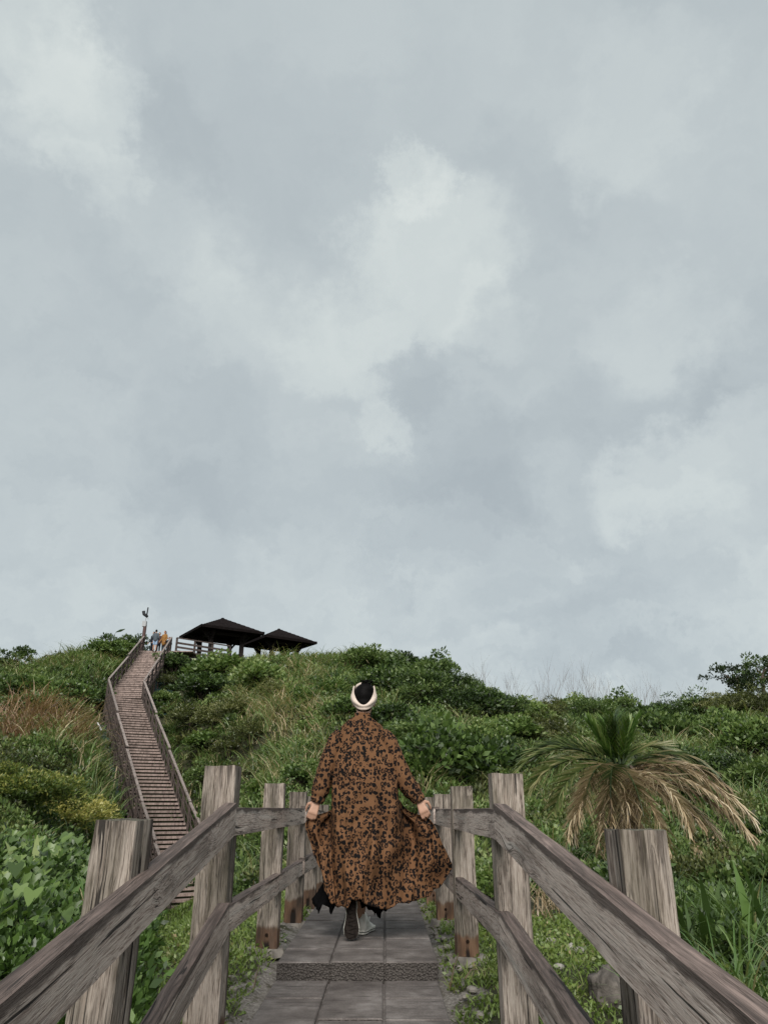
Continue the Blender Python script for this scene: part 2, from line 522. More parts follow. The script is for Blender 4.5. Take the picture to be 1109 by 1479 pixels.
class MB:
    """collects simple solids into one mesh"""
    def __init__(s):
        s.v, s.f, s.mi = [], [], []

    def add(s, vs, fs, mi=0):
        n = len(s.v)
        s.v += [tuple(x) for x in vs]
        s.f += [tuple(i + n for i in q) for q in fs]
        s.mi += [mi] * len(fs)

    def box(s, c, size, rot=None, mi=0):
        hx, hy, hz = (x / 2 for x in size)
        vs = [Vector((x * hx, y * hy, z * hz)) for z in (-1, 1) for y in (-1, 1) for x in (-1, 1)]
        if rot is not None:
            vs = [rot @ v for v in vs]
        vs = [v + Vector(c) for v in vs]
        s.add(vs, [(0, 2, 3, 1), (4, 5, 7, 6), (0, 1, 5, 4), (2, 6, 7, 3), (0, 4, 6, 2), (1, 3, 7, 5)], mi)

    def bar(s, a, b, w, h, up=(0, 0, 1), mi=0):
        """rectangular bar from a to b; w across, h along up"""
        a, b = Vector(a), Vector(b)
        d = (b - a).normalized()
        x = d.cross(Vector(up)).normalized()
        z = x.cross(d).normalized()
        vs = []
        for p in (a, b):
            for (i, j) in ((-1, -1), (1, -1), (1, 1), (-1, 1)):
                vs.append(p + x * (i * w / 2) + z * (j * h / 2))
        s.add(vs, [(0, 1, 2, 3), (7, 6, 5, 4), (0, 4, 5, 1), (1, 5, 6, 2), (2, 6, 7, 3), (3, 7, 4, 0)], mi)

    def tube(s, pts, rad, n=8, cap=True, mi=0):
        pts = [Vector(p) for p in pts]
        if not hasattr(rad, '__len__'):
            rad = [rad] * len(pts)
        vs = []
        ref = None
        for i, p in enumerate(pts):
            d = (pts[min(i + 1, len(pts) - 1)] - pts[max(i - 1, 0)]).normalized()
            if ref is None:
                ref = Vector((0, 0, 1)) if abs(d.z) < .9 else Vector((1, 0, 0))
            x = d.cross(ref).normalized()
            y = x.cross(d).normalized()
            ref = y
            for k in range(n):
                a = 2 * math.pi * k / n
                vs.append(p + (x * math.cos(a) + y * math.sin(a)) * rad[i])
        fs = []
        for i in range(len(pts) - 1):
            for k in range(n):
                k2 = (k + 1) % n
                fs.append((i * n + k, (i + 1) * n + k, (i + 1) * n + k2, i * n + k2))
        if cap:
            fs.append(tuple(range(n)))
            fs.append(tuple(range((len(pts) - 1) * n + n - 1, (len(pts) - 1) * n - 1, -1)))
        s.add(vs, fs, mi)

    def ell(s, c, r, seg=16, rings=10, rot=None, mi=0):
        vs, fs = [], []
        c = Vector(c)
        for i in range(rings + 1):
            th = math.pi * i / rings
            for k in range(seg):
                ph = 2 * math.pi * k / seg
                v = Vector((r[0] * math.sin(th) * math.cos(ph), r[1] * math.sin(th) * math.sin(ph), r[2] * math.cos(th)))
                if rot is not None:
                    v = rot @ v
                vs.append(c + v)
        for i in range(rings):
            for k in range(seg):
                k2 = (k + 1) % seg
                fs.append((i * seg + k, (i + 1) * seg + k, (i + 1) * seg + k2, i * seg + k2))
        s.add(vs, fs, mi)

    def cap(s, p0, p1, r0, r1, n=14):
        """closed tapered limb with rounded ends"""
        p0, p1 = Vector(p0), Vector(p1)
        d = p1 - p0
        L = d.length
        if L < 1e-6:
            return s.ell(p0, (r0,) * 3)
        d /= L
        pts, rad = [], []
        for k in range(4):
            a = math.pi / 2 * k / 4
            pts.append(p0 - d * (r0 * math.cos(a)))
            rad.append(max(r0 * math.sin(a), r0 * .02))
        for k in range(5):
            q = k / 4
            pts.append(p0 + d * L * q)
            rad.append(r0 + (r1 - r0) * q)
        for k in range(1, 5):
            a = math.pi / 2 * k / 4
            pts.append(p1 + d * (r1 * math.sin(a)))
            rad.append(max(r1 * math.cos(a), r1 * .02))
        s.tube(pts, rad, n)

    def mesh(s, name, smooth=False):
        me = bpy.data.meshes.new(name)
        me.from_pydata(s.v, [], s.f)
        me.polygons.foreach_set('material_index', s.mi)
        me.validate()
        bm = bmesh.new()
        bm.from_mesh(me)
        bmesh.ops.remove_doubles(bm, verts=bm.verts, dist=1e-6)
        bmesh.ops.recalc_face_normals(bm, faces=bm.faces)
        bm.to_mesh(me)
        bm.free()
        if smooth:
            me.polygons.foreach_set('use_smooth', [True] * len(me.polygons))
        return me

    def build(s, name, mat, parent=None, smooth=False, world=False):
        return link(name, s.mesh(name, smooth), mat, parent, world)


def np_mesh(name, verts, faces, tint=None, smooth=False):
    """verts (N,3), faces (F,k) with one k; tint (N,) per vertex"""
    me = bpy.data.meshes.new(name)
    F, k = faces.shape
    me.vertices.add(len(verts))
    me.vertices.foreach_set('co', np.ascontiguousarray(verts, dtype=np.float32).ravel())
    me.loops.add(F * k)
    me.loops.foreach_set('vertex_index', np.ascontiguousarray(faces, dtype=np.int32).ravel())
    me.polygons.add(F)
    me.polygons.foreach_set('loop_start', np.arange(0, F * k, k, dtype=np.int32))
    me.polygons.foreach_set('loop_total', np.full(F, k, dtype=np.int32))
    if smooth:
        me.polygons.foreach_set('use_smooth', np.ones(F, dtype=bool))
    if tint is not None:
        a = me.attributes.new('tint', 'FLOAT', 'POINT')
        a.data.foreach_set('value', np.ascontiguousarray(tint, dtype=np.float32))
    me.update(calc_edges=True)
    return me


def smoothstep(x, a, b):
    t = np.clip((x - a) / (b - a), 0, 1)
    return t * t * (3 - 2 * t)


# ------------------------------------------------------------------ the lie of the land
STAIR = [P(285, 1330, 29), P(237, 1198, 34), P(180, 1008, 46), P(226, 940, 55)]   # tread level, middle of the flight
PATH_X0, PATH_X1 = -.63, .30
_sk = np.array([(-300, 960), (-100, 955), (0, 948), (50, 948), (100, 930), (150, 922), (180, 928), (215, 945), (250, 952), (300, 944), (340, 940), (380, 939), (420, 936), (460, 933),
                (520, 934), (560, 942), (600, 948), (640, 962), (680, 978), (720, 992), (760, 1006), (800, 1010), (850, 1008), (900, 1012), (940, 1020),
                (980, 1016), (1010, 1012), (1040, 1000), (1070, 994), (1109, 990), (1250, 985), (1500, 975)], float)
_du = _sk[:, 0] - W0 / 2
_dv = H0 / 2 - _sk[:, 1]
_dy = FPX * cp - _dv * sp
SK_A = _du / _dy
SK_E = (FPX * sp + _dv * cp) / _dy
YR = 58.0
#            a,    y valley, z valley, exponent
_PF = np.array([(-.9, 9, .1, 1.15), (-.6, 10, .0, 1.15), (-.47, 11, -.35, 1.15), (-.40, 14, -.75, 1.18), (-.345, 20, -1.5, 1.2), (-.30, 27, -2.4, 1.1), (-.26, 28, -2.5, 1.0),
                (-.225, 25, -1.9, 1.0), (-.17, 18, -.9, 1.05), (-.1, 14, -.4, 1.08), (0, 13, -.25, 1.1), (.15, 12, -.25, 1.12), (.3, 11.5, -.3, 1.18), (.45, 11, -.3, 1.2), (.9, 10, -.2, 1.2)])


def ground_z(x, y):
    x = np.asarray(x, float)
    y = np.asarray(y, float)
    ya = np.maximum(y, 4.0)
    a = np.clip(x / ya, -.9, .9)
    yv = np.interp(a, _PF[:, 0], _PF[:, 1])
    zv = np.interp(a, _PF[:, 0], _PF[:, 2])
    ex = np.interp(a, _PF[:, 0], _PF[:, 3])
    zr = CZ + YR * np.interp(a, SK_A, SK_E) - 1.3
    near = -.055 - .10 * np.maximum(0, 5 - y) - .05 * smoothstep(np.abs(x + .16), 1.0, 3.0)
    wn = np.clip((y - 6.5) / np.maximum(yv - 6.5, .5), 0, 1) ** np.interp(a, [-.345, -.30, -.22, -.17], [1, .72, .72, 1])
    z = near * (1 - wn) + zv * wn
    s = np.clip((y - yv) / (YR - yv), 0, 1.0)
    z = np.where(y > yv, zv + (zr - zv) * s ** ex, z)
    # rolling bumps on the slope
    bmp = np.sin(x * .55 + y * .21 + 1.3) * np.cos(y * .43 - x * .17) * .45 + np.sin(x * 1.3 - y * .7) * .16
    z = z + bmp * smoothstep(y, 14, 24) * (1 - .7 * smoothstep(y, 50, 57))
    # far side falls away
    z = z - np.maximum(0, y - 74) * .22
    z = np.maximum(z, -6 - 0 * y)
    # under the staircase
    best = np.full(x.shape, 1e9)
    sz = np.zeros(x.shape)
    for p, q in zip(STAIR[:-1], STAIR[1:]):
        d = np.array([q.x - p.x, q.y - p.y])
        L2 = d @ d
        tt = np.clip(((x - p.x) * d[0] + (y - p.y) * d[1]) / L2, 0, 1)
        dd = np.hypot(x - p.x - tt * d[0], y - p.y - tt * d[1])
        zz = p.z + tt * (q.z - p.z)
        m = dd < best
        best = np.where(m, dd, best)
        sz = np.where(m, zz, sz)
    w = 1 - smoothstep(best, 1.4, 4.2)
    tgt = sz - 1.45
    z = z * (1 - w) + np.minimum(tgt, z + 4) * w
    # bed of the paving
    bed = smoothstep(.62 - np.abs(x + .165), 0, .12) * (1 - smoothstep(y, 10, 12))
    z = z - .07 * bed
    return z


def stair_dist(x, y):
    best = np.full(np.shape(x), 1e9)
    for p, q in zip(STAIR[:-1], STAIR[1:]):
        d = np.array([q.x - p.x, q.y - p.y])
        tt = np.clip(((x - p.x) * d[0] + (y - p.y) * d[1]) / (d @ d), 0, 1)
        best = np.minimum(best, np.hypot(x - p.x - tt * d[0], y - p.y - tt * d[1]))
    return best


def gz(x, y):
    return float(ground_z(np.array([x]), np.array([y]))[0])


def hit(u, v, y0=3.0, y1=75.0, lift=0.0):
    """where the sight line through a spot of the photograph meets the ground (plus lift)"""
    d = ray(u, v)
    ys = np.linspace(y0, y1, 1500)
    xs = d.x / d.y * ys
    zs = CZ + d.z / d.y * ys
    g = ground_z(xs, ys) + lift
    k = np.argmax(g >= zs) if np.any(g >= zs) else len(ys) - 1
    return Vector((xs[k], ys[k], float(g[k]) - lift))


def build_ground():
    fx = np.concatenate([[-700, -400, -220, -130, -90, -70], np.arange(-60, -6, 1.0), np.arange(-6, 6, .2), np.arange(6, 60.1, 1.0), [70, 90, 130, 220, 400, 700]])
    fy = np.concatenate([[-300, -120, -50, -20, -10, -5], np.arange(-3, 14, .2), np.arange(14, 80, .8), [85, 92, 100, 115, 140, 200, 320, 700]])
    X, Y = np.meshgrid(fx, fy)
    Z = ground_z(X.ravel(), Y.ravel())
    fine = (rng.random(Z.shape) - .5) * .02
    v = np.stack([X.ravel(), Y.ravel(), Z + fine], 1)
    nx, ny = len(fx), len(fy)
    i = np.arange(ny - 1)[:, None] * nx + np.arange(nx - 1)[None]
    f = np.stack([i, i + 1, i + 1 + nx, i + nx], -1).reshape(-1, 4)
    o = link('ground', np_mesh('ground', v, f, smooth=True), M['ground'])
    tag(o, kind='structure')


build_ground()


# ------------------------------------------------------------------ paving
def build_path():
    mb = MB()
    w = (PATH_X1 - PATH_X0) / 3
    rs = random.Random(3)

    def slab(y0, y1, ztop, rows):
        ys = [y0 + (y1 - y0) * k / rows for k in range(rows + 1)]
        for r in range(rows):
            for c in range(3):
                gx, gy = .006, .004
                x0 = PATH_X0 + c * w + gx + .003 * y0
                x1 = PATH_X0 + (c + 1) * w - gx + .003 * y0
                b = .006
                zt = ztop + rs.uniform(-.004, .004)
                ya, yb = ys[r] + (0 if r == 0 else gy), ys[r + 1] - gy
                vs = []
                for (ins, z) in ((0, zt - .105), (0, zt - b), (b, zt)):
                    vs += [(x0 + ins, ya + ins, z), (x1 - ins, ya + ins, z), (x1 - ins, yb - ins, z), (x0 + ins, yb - ins, z)]
                fs = [(8, 9, 10, 11), (3, 2, 1, 0)]
                for l in (0, 4):
                    for k in range(4):
                        k2 = (k + 1) % 4
                        fs.append((l + k, l + k2, l + 4 + k2, l + 4 + k))
                mb.add(vs, fs)
        # mortar bed between the tiles
        mb.box(((PATH_X0 + PATH_X1) / 2 + .003 * y0, (y0 + y1) / 2 + .006, ztop - .065), (PATH_X1 - PATH_X0 - .012, y1 - y0 - .02, .10))

    slab(4.84, 9.3, 0.0, 11)
    slab(3.2, 4.835, -.092, 4)
    slab(1.9, 3.195, -.184, 3)
    slab(.4, 1.895, -.276, 3)
    slab(-1.5, .395, -.368, 4)
    slab(9.31, 10.2, -.13, 2)
    slab(10.21, 11.1, -.26, 2)
    o = mb.build('path', M['slab'])
    tag(o, kind='structure')


build_path()


# ------------------------------------------------------------------ timber fences by the path
def beam_mesh(name, L, w, h, amp=.004, cracks=(), seed=0, n_side=9, step=.05, wear=.012):
    """weathered timber along local +Z, w across X and h across Y; cracks = [(side, pos, depth)]"""
    rs = random.Random(seed)
    prof = []
    rad = .012
    sides = [((-1, -1), (1, -1)), ((1, -1), (1, 1)), ((1, 1), (-1, 1)), ((-1, 1), (-1, -1))]
    nrm = [(0, -1), (1, 0), (0, 1), (-1, 0)]
    meta = []
    for si, (a, b) in enumerate(sides):
        for k in range(n_side):
            t = k / n_side
            x = (a[0] + (b[0] - a[0]) * t) * w / 2
            y = (a[1] + (b[1] - a[1]) * t) * h / 2
            corner = k == 0
            prof.append((x * (1 - (.012 if corner else 0)), y * (1 - (.012 if corner else 0))))
            meta.append((si, t, corner))
    n = len(prof)
    rings = max(2, int(L / step))
    vs, fs = [], []
    for i in range(rings + 1):
        z = L * i / rings
        for (x, y), (si, t, corner) in zip(prof, meta):
            p = Vector((x * 9 + seed, y * 9, z * 2.2))
            d = mnoise.noise(p) * amp
            d += mnoise.noise(Vector((x * 60 + seed, y * 60, z * 3))) * amp * .6
            if corner:
                d -= abs(mnoise.noise(Vector((x * 3 + seed, y * 3, z * 4)))) * wear
            for (cs, cpos, cd) in cracks:
                if cs == si and abs(t - cpos) < .5 / n_side:
                    d -= cd * (.55 + .6 * mnoise.noise(Vector((seed, cs, z * 5))))
            nx, ny = nrm[si]
            if corner:
                l = math.hypot(x, y)
                nx, ny = x / l, y / l
            ez = z
            if i in (0, rings):
                ez += mnoise.noise(Vector((x * 25 + seed, y * 25, i))) * .006
            vs.append((x + nx * d, y + ny * d, ez))
    for i in range(rings):
        for k in range(n):
            k2 = (k + 1) % n
            fs.append((i * n + k, i * n + k2, (i + 1) * n + k2, (i + 1) * n + k))
    for i, rev in ((0, True), (rings, False)):
        c = len(vs)
        vs.append((0, 0, L * i / rings))
        for k in range(n):
            k2 = (k + 1) % n
            fs.append((c, i * n + k2, i * n + k) if rev else (c, i * n + k, i * n + k2))
    me = bpy.data.meshes.new(name)
    me.from_pydata(vs, [], fs)
    me.polygons.foreach_set('use_smooth', [True] * len(me.polygons))
    try:
        me.set_sharp_from_angle(angle=R(32))
    except Exception:
        pass
    return me


def frame_matrix(a, b, side):
    """local Z from a to b, local X along side (made square)"""
    a, b = Vector(a), Vector(b)
    z = (b - a).normalized()
    y = z.cross(Vector(side)).normalized()
    x = y.cross(z).normalized()
    m = Matrix((x, y, z)).transposed().to_4x4()
    m.translation = a
    return m


def place_child(o, parent, mw):
    o.parent = parent
    o.matrix_basis = Matrix.Translation(-parent.location) @ mw if parent.rotation_euler.z == 0 else parent.matrix_basis.inverted() @ mw


def build_fence(side, posts, top_rail, low_rail, label):
    """side -1 / +1; posts (x, y, z_top, width, lean_x, rot)"""
    root = empty('wooden_fence', (posts[1][0], posts[1][1], gz(posts[1][0], posts[1][1])), 0, label, 'fence')
    for i, (x, y, zt, w, lean, rot) in enumerate(posts):
        z0 = min(gz(x, y), -.03) - .25
        L = zt - z0
        cr = [(0, .33 + .12 * (i % 3), .014), (0, .66, .012 if i < 2 else .006), (1, .5, .01), (3, .45, .01)]
        me = beam_mesh('post', L, w, w * .96, .0045, cr, seed=11 + i * 7 + (40 if side > 0 else 0), n_side=12 if i < 3 else 9, wear=.006)
        mw = Matrix.Translation((x, y, z0)) @ Euler((0, lean, rot)).to_matrix().to_4x4()
        o = link('post', me, M['post'])
        place_child(o, root, mw)
        if i >= 1:
            bolt = MB()
            bolt.tube([(0, -w * .48 - .004, .36), (0, -w * .48 + .01, .36)], .011, 8)
            bo = bolt.build('bolt', M['nail'])
            bo.parent = o
        if 1 <= i <= 4:
            f = MB()
            rs = random.Random(i + side * 5)
            pts = []
            for k in range(11):
                a = 2 * math.pi * k / 11
                pts.append((math.cos(a) * w * rs.uniform(.75, 1.2), math.sin(a) * w * rs.uniform(.7, 1.1)))
            g = gz(x, y)
            vs = [(px, py, .0) for px, py in pts] + [(px * .86, py * .86, .045 + rs.uniform(-.012, .01)) for px, py in pts]
            nn = len(pts)
            fs = [tuple(range(nn, 2 * nn))] + [(k, (k + 1) % nn, nn + (k + 1) % nn, nn + k) for k in range(nn)]
            f.add(vs, fs)
            fo = f.build('concrete_footing', M['concrete'])
            place_child(fo, root, Matrix.Translation((x, y, g - .015)))
    for ri, (pts, hh, th) in enumerate((top_rail, low_rail)):
        for k in range(len(pts) - 1):
            a, b = Vector(pts[k]), Vector(pts[k + 1])
            d = (b - a).normalized()
            inset = Vector((side * .014 if k == 1 else 0, 0, -.012 if k == 1 else 0))
            a2, b2 = a + inset + d * (.0 if k == 0 else .018), b + inset
            L = (b2 - a2).length
            hk = hh * (.9 if k == 1 else 1)
            me = beam_mesh('rail', L, th, hk, .0028, [(1 if side < 0 else 3, .62, .006), (1 if side < 0 else 3, .3, .004)], seed=70 + ri * 9 + k * 3 + (20 if side > 0 else 0), n_side=8, step=.03, wear=.004)
            o = link('rail', me, M['rail'])
            # local X horizontal across the path, local Y up
            z = d
            x = Vector((1, 0, 0))
            y = z.cross(x).normalized()
            if y.z < 0:
                y = -y
                x = -x
            x = y.cross(z).normalized()
            m = Matrix((x, y, z)).transposed().to_4x4()
            m.translation = a2
            place_child(o, root, m)
    return root


def rail_line(spec, h):
    """spec: (u, v_top_edge, depth) -> centre line"""
    out = []
    for (u, v, Y) in spec:
        p = P(u, v, Y)
        out.append((p.x, p.y, p.z - h / 2))
    return out


LP = [(-.785, 2.36, .0, .130, R(.8), R(-7)), (-.765, 3.70, .178, .150, 0, 0), (-.762, 5.50, .150, .142, 0, R(2)), (-.75, 6.92, .118, .148, 0, 0), (-.755, 8.25, .10, .145, 0, 0), (-.75, 9.7, .02, .145, 0, 0)]
RP = [(.618, 1.96, .0, .118, R(-.3), R(4)), (.545, 3.52, .137, .138, 0, 0), (.510, 5.20, .124, .136, 0, 0), (.50, 6.80, .10, .14, 0, 0), (.495, 8.3, .09, .14, 0, 0), (.49, 9.7, .02, .14, 0, 0)]
LP = [(x, y, (CZ + z if i else P(176, 1184, y).z), w, l, r) for i, (x, y, z, w, l, r) in enumerate(LP)]
RP = [(x, y, (CZ + z if i else P(920, 1198, y).z), w, l, r) for i, (x, y, z, w, l, r) in enumerate(RP)]


def edge_pts(xf, uvs):
    """points on the plane x = xf of a rail's inner face, from where its top inner edge runs in the photograph"""
    out = []
    for (u, v) in uvs:
        d = ray(u, v)
        k = xf / d.x
        out.append(Vector((xf, d.y * k, CZ + d.z * k)))
    return out


def rails(side, near, far_y, xf_near, xf_far, hz, th, h, zend):
    """near: two photo points on the near run; returns a centre line polyline"""
    p0, p1 = edge_pts(xf_near, near)
    d = (p1 - p0) / (p1.y - p0.y)
    yj, zj, xj = hz
    slope = (zj - p0.z) / (yj - p0.y)
    ys = .55
    start = Vector((p0.x + (xj - p0.x) / (yj - p0.y) * (ys - p0.y), ys, p0.z + slope * (ys - p0.y)))
    pts = [start, Vector((xj, yj, zj))]
    for (y, z, x) in far_y:
        pts.append(Vector((x, y, z)))
    off = Vector((side * th / 2, 0, -h / 2))
    return [p + off for p in pts]


TH = .052
lt = rails(-1, [(0, 1452), (340, 1166)], [(6.8, CZ + .005, -.665), (9.75, CZ - .07, -.675)], -.665, -.665, (3.58, CZ + .016, -.665), TH, .135, 0)
ll = rails(-1, [(227, 1479), (325, 1312)], [(6.8, CZ - .40, -.665), (9.75, CZ - .46, -.675)], -.665, -.665, (3.58, CZ - .385, -.665), TH, .125, 0)
rt = rails(1, [(1092, 1479), (706, 1168)], [(6.7, CZ + .0, .418), (9.75, CZ - .07, .41)], .50, .45, (3.27, CZ + .012, .452), TH, .135, 0)
rl = rails(1, [(828, 1479), (712, 1318)], [(6.7, CZ - .40, .418), (9.75, CZ - .46, .41)], .475, .45, (3.27, CZ - .385, .452), TH, .125, 0)
build_fence(-1, LP, (lt, .135, TH), (ll, .125, TH), 'weathered timber fence along the edge of the path on the side towards the staircase')
build_fence(1, RP, (rt, .135, TH), (rl, .125, TH), 'weathered timber fence along the edge of the path next to the palm with straw fronds')


# ------------------------------------------------------------------ long wooden staircase on the hill
def build_staircase():
    s0 = STAIR[0]
    root = empty('staircase', (s0.x, s0.y, gz(s0.x, s0.y)), 0, 'long brown timber staircase with plank handrails climbing the green hill', 'staircase')
    HW = 1.02
    # nodes of left/right string lines (mitred)
    dirs = [Vector((q.x - p.x, q.y - p.y, 0)).normalized() for p, q in zip(STAIR[:-1], STAIR[1:])]
    L, Rr = [], []
    for i, p in enumerate(STAIR):
        d = dirs[0] if i == 0 else dirs[-1] if i == len(STAIR) - 1 else (dirs[i - 1] + dirs[i]).normalized()
        nrm = Vector((d.y, -d.x, 0))
        k = HW / max(.6, nrm.dot(Vector((dirs[min(i, len(dirs) - 1)].y, -dirs[min(i, len(dirs) - 1)].x, 0))))
        Rr.append(p + nrm * k)
        L.append(p - nrm * k)
    # treads, one mesh shared by all
    td = MB()
    td.box((0, 0, -.045), (2 * HW - .06, .30, .09))
    tm = td.mesh('tread')
    tm.materials.append(M['stair_light'])
    n_tot = 0
    rs = random.Random(5)
    for i in range(3):
        p, q = STAIR[i], STAIR[i + 1]
        n = max(1, round((q.z - p.z) / .165))
        d = dirs[i]
        rz = math.atan2(d.y, d.x) - math.pi / 2
        for k in range(n):
            c = p.lerp(q, (k + .5) / n)
            o = bpy.data.objects.new('tread', tm)
            C.objects.link(o)
            place_child(o, root, Matrix.Translation((c.x + rs.uniform(-.02, .02), c.y, c.z + rs.uniform(-.008, .008))) @ Matrix.Rotation(rz + rs.uniform(-.006, .006), 4, 'Z'))
            n_tot += 1
    # strings under the treads
    for line in (L, Rr):
        for i in range(3):
            mb = MB()
            mb.bar(line[i] + Vector((0, 0, -.16)), line[i + 1] + Vector((0, 0, -.15)), .08, .17)
            mb.build('stringer', M['stair_dark'], root, world=True)
    # railings: posts, handrail boards, lower rails and slim balusters, both sides
    brk = [[0, .5, 1], [0, .36, .66, 1], [0, .52, 1]]
    for line in (L, Rr):
        for i in range(3):
            p, q = line[i], line[i + 1]
            seg = (q - p)
            np_ = max(2, round(seg.length / 1.35))
            for k in range(np_ + (1 if i == 2 else 0)):
                c = p.lerp(q, k / np_)
                mb = MB()
                g = gz(c.x, c.y)
                mb.bar((c.x, c.y, min(g - .1, c.z - .5)), (c.x, c.y, c.z + 1.02), .10, .10, up=(0, 1, 0))
                mb.build('railing_post', M['stair_dark'], root, world=True)
            for a, b in zip(brk[i][:-1], brk[i][1:]):
                A, B = p.lerp(q, a), p.lerp(q, b)
                off = Vector((0, 0, 1.06))
                mb = MB()
                mb.bar(A + off + Vector((0, 0, .04)) , B + off - Vector((0, 0, .08 if b < 1 else 0)), .115, .055)
                mb.build('handrail', M['handrail'], root, world=True)
                for hh in (.34, .70):
                    mb = MB()
                    mb.bar(A + Vector((0, 0, hh)), B + Vector((0, 0, hh)), .045, .055)
                    mb.build('lower_rail', M['stair_dark'], root, world=True)
            mb = MB()
            for k in range(np_):
                c0, c1 = p.lerp(q, k / np_), p.lerp(q, (k + 1) / np_)
                g0, g1 = gz(c0.x, c0.y) + .1, gz(c1.x, c1.y) + .1
                mb.bar((c0.x, c0.y, min(g0, c0.z - .6)), c1 + Vector((0, 0, -.25)), .07, .07)
                mb.bar(c0 + Vector((0, 0, -.25)), (c1.x, c1.y, min(g1, c1.z - .6)), .06, .06)
            if line is Rr:
                mb.v, mb.f, mb.mi = mb.v[:8], mb.f[:6], mb.mi[:6]
            mb.build('bracing', M['stair_dark'], root, world=True)
            mb = MB()
            nb = int(seg.length / 1.35)
            for k in range(nb):
                c = p.lerp(q, (k + .5) / nb)
                c2 = p.lerp(q, min(1, (k + 1.1) / nb))
                mb.bar((c.x, c.y, c.z - .08), (c2.x, c2.y, c2.z + 1.0), .045, .045, up=(0, 1, 0))
            mb.build('balusters', M['stair_dark'], root, world=True)['kind'] = 'stuff'
    # landing deck at the head of the stairs
    top = STAIR[3]
    mb = MB()
    for k in range(16):
        mb.box((top.x + .7, top.y + .2 + k * .31, top.z - .03), (4.0, .29, .07))
    mb.build('landing', M['stair_light'], root, world=True)
    # low newel posts at the foot and cross pieces
    f = STAIR[0]
    for (dx, dy, hgt) in ((-.85, -.35, 1.05), (-.45, -.6, .86), (.05, -.8, .7)):
        mb = MB()
        b = (f.x + dx, f.y + dy)
        g = gz(*b)
        mb.bar((b[0], b[1], g - .2), (b[0], b[1], g + hgt), .15, .15, up=(0, 1, 0))
        mb.build('newel_post', M['stair_dark'], root, world=True)
    g = gz(f.x, f.y)
    mb = MB()
    mb.bar((f.x - 2.0, f.y - .5, g + .75), (f.x - .5, f.y - .62, g + .12), .10, .16)
    mb.bar((f.x - .8, f.y - .4, g + .8), (f.x + 1.3, f.y - .7, g + .05), .10, .16)
    mb.build('brace', M['stair_dark'], root, world=True)
    mb = MB()
    mb.box((f.x - .55, f.y - .95, g + .06), (2.4, .55, .3))
    mb.box((f.x - 1.0, f.y - 1.25, g + .0), (1.2, .5, .34), Matrix.Rotation(.2, 3, 'Z'))
    mb.build('concrete_base', M['stone'], root, world=True)
    return L, Rr


SL, SR = build_staircase()


def build_deck_railing():
    """horizontal railing running from the stair head to the shelters"""
    a, b = P(252, 962, 55.6), P(312, 962, 57.5)
    top = STAIR[3].z
    root = empty('deck_railing', (a.x, a.y, top), 0, 'low plank railing of horizontal boards between the stair head and the shelters', 'railing')
    a, b = Vector((a.x, a.y, top)), Vector((b.x + 1.0, b.y, top - .25))
    for k in range(4):
        c = a.lerp(b, k / 3)
        mb = MB()
        mb.bar((c.x, c.y, c.z - 1.2), (c.x, c.y, c.z + 1.12), .13, .13, up=(0, 1, 0))
        mb.build('post', M['stair_dark'], root, world=True)
    for hh in (-.30, .08, .40, .72, 1.10):
        mb = MB()
        mb.bar(a + Vector((0, -.09, hh)), b + Vector((0, -.09, hh)), .05, .15 if hh < 1 else .09)
        mb.build('rail_board', M['handrail' if hh < 0 else 'stair_dark'], root, world=True)
    return root


build_deck_railing()


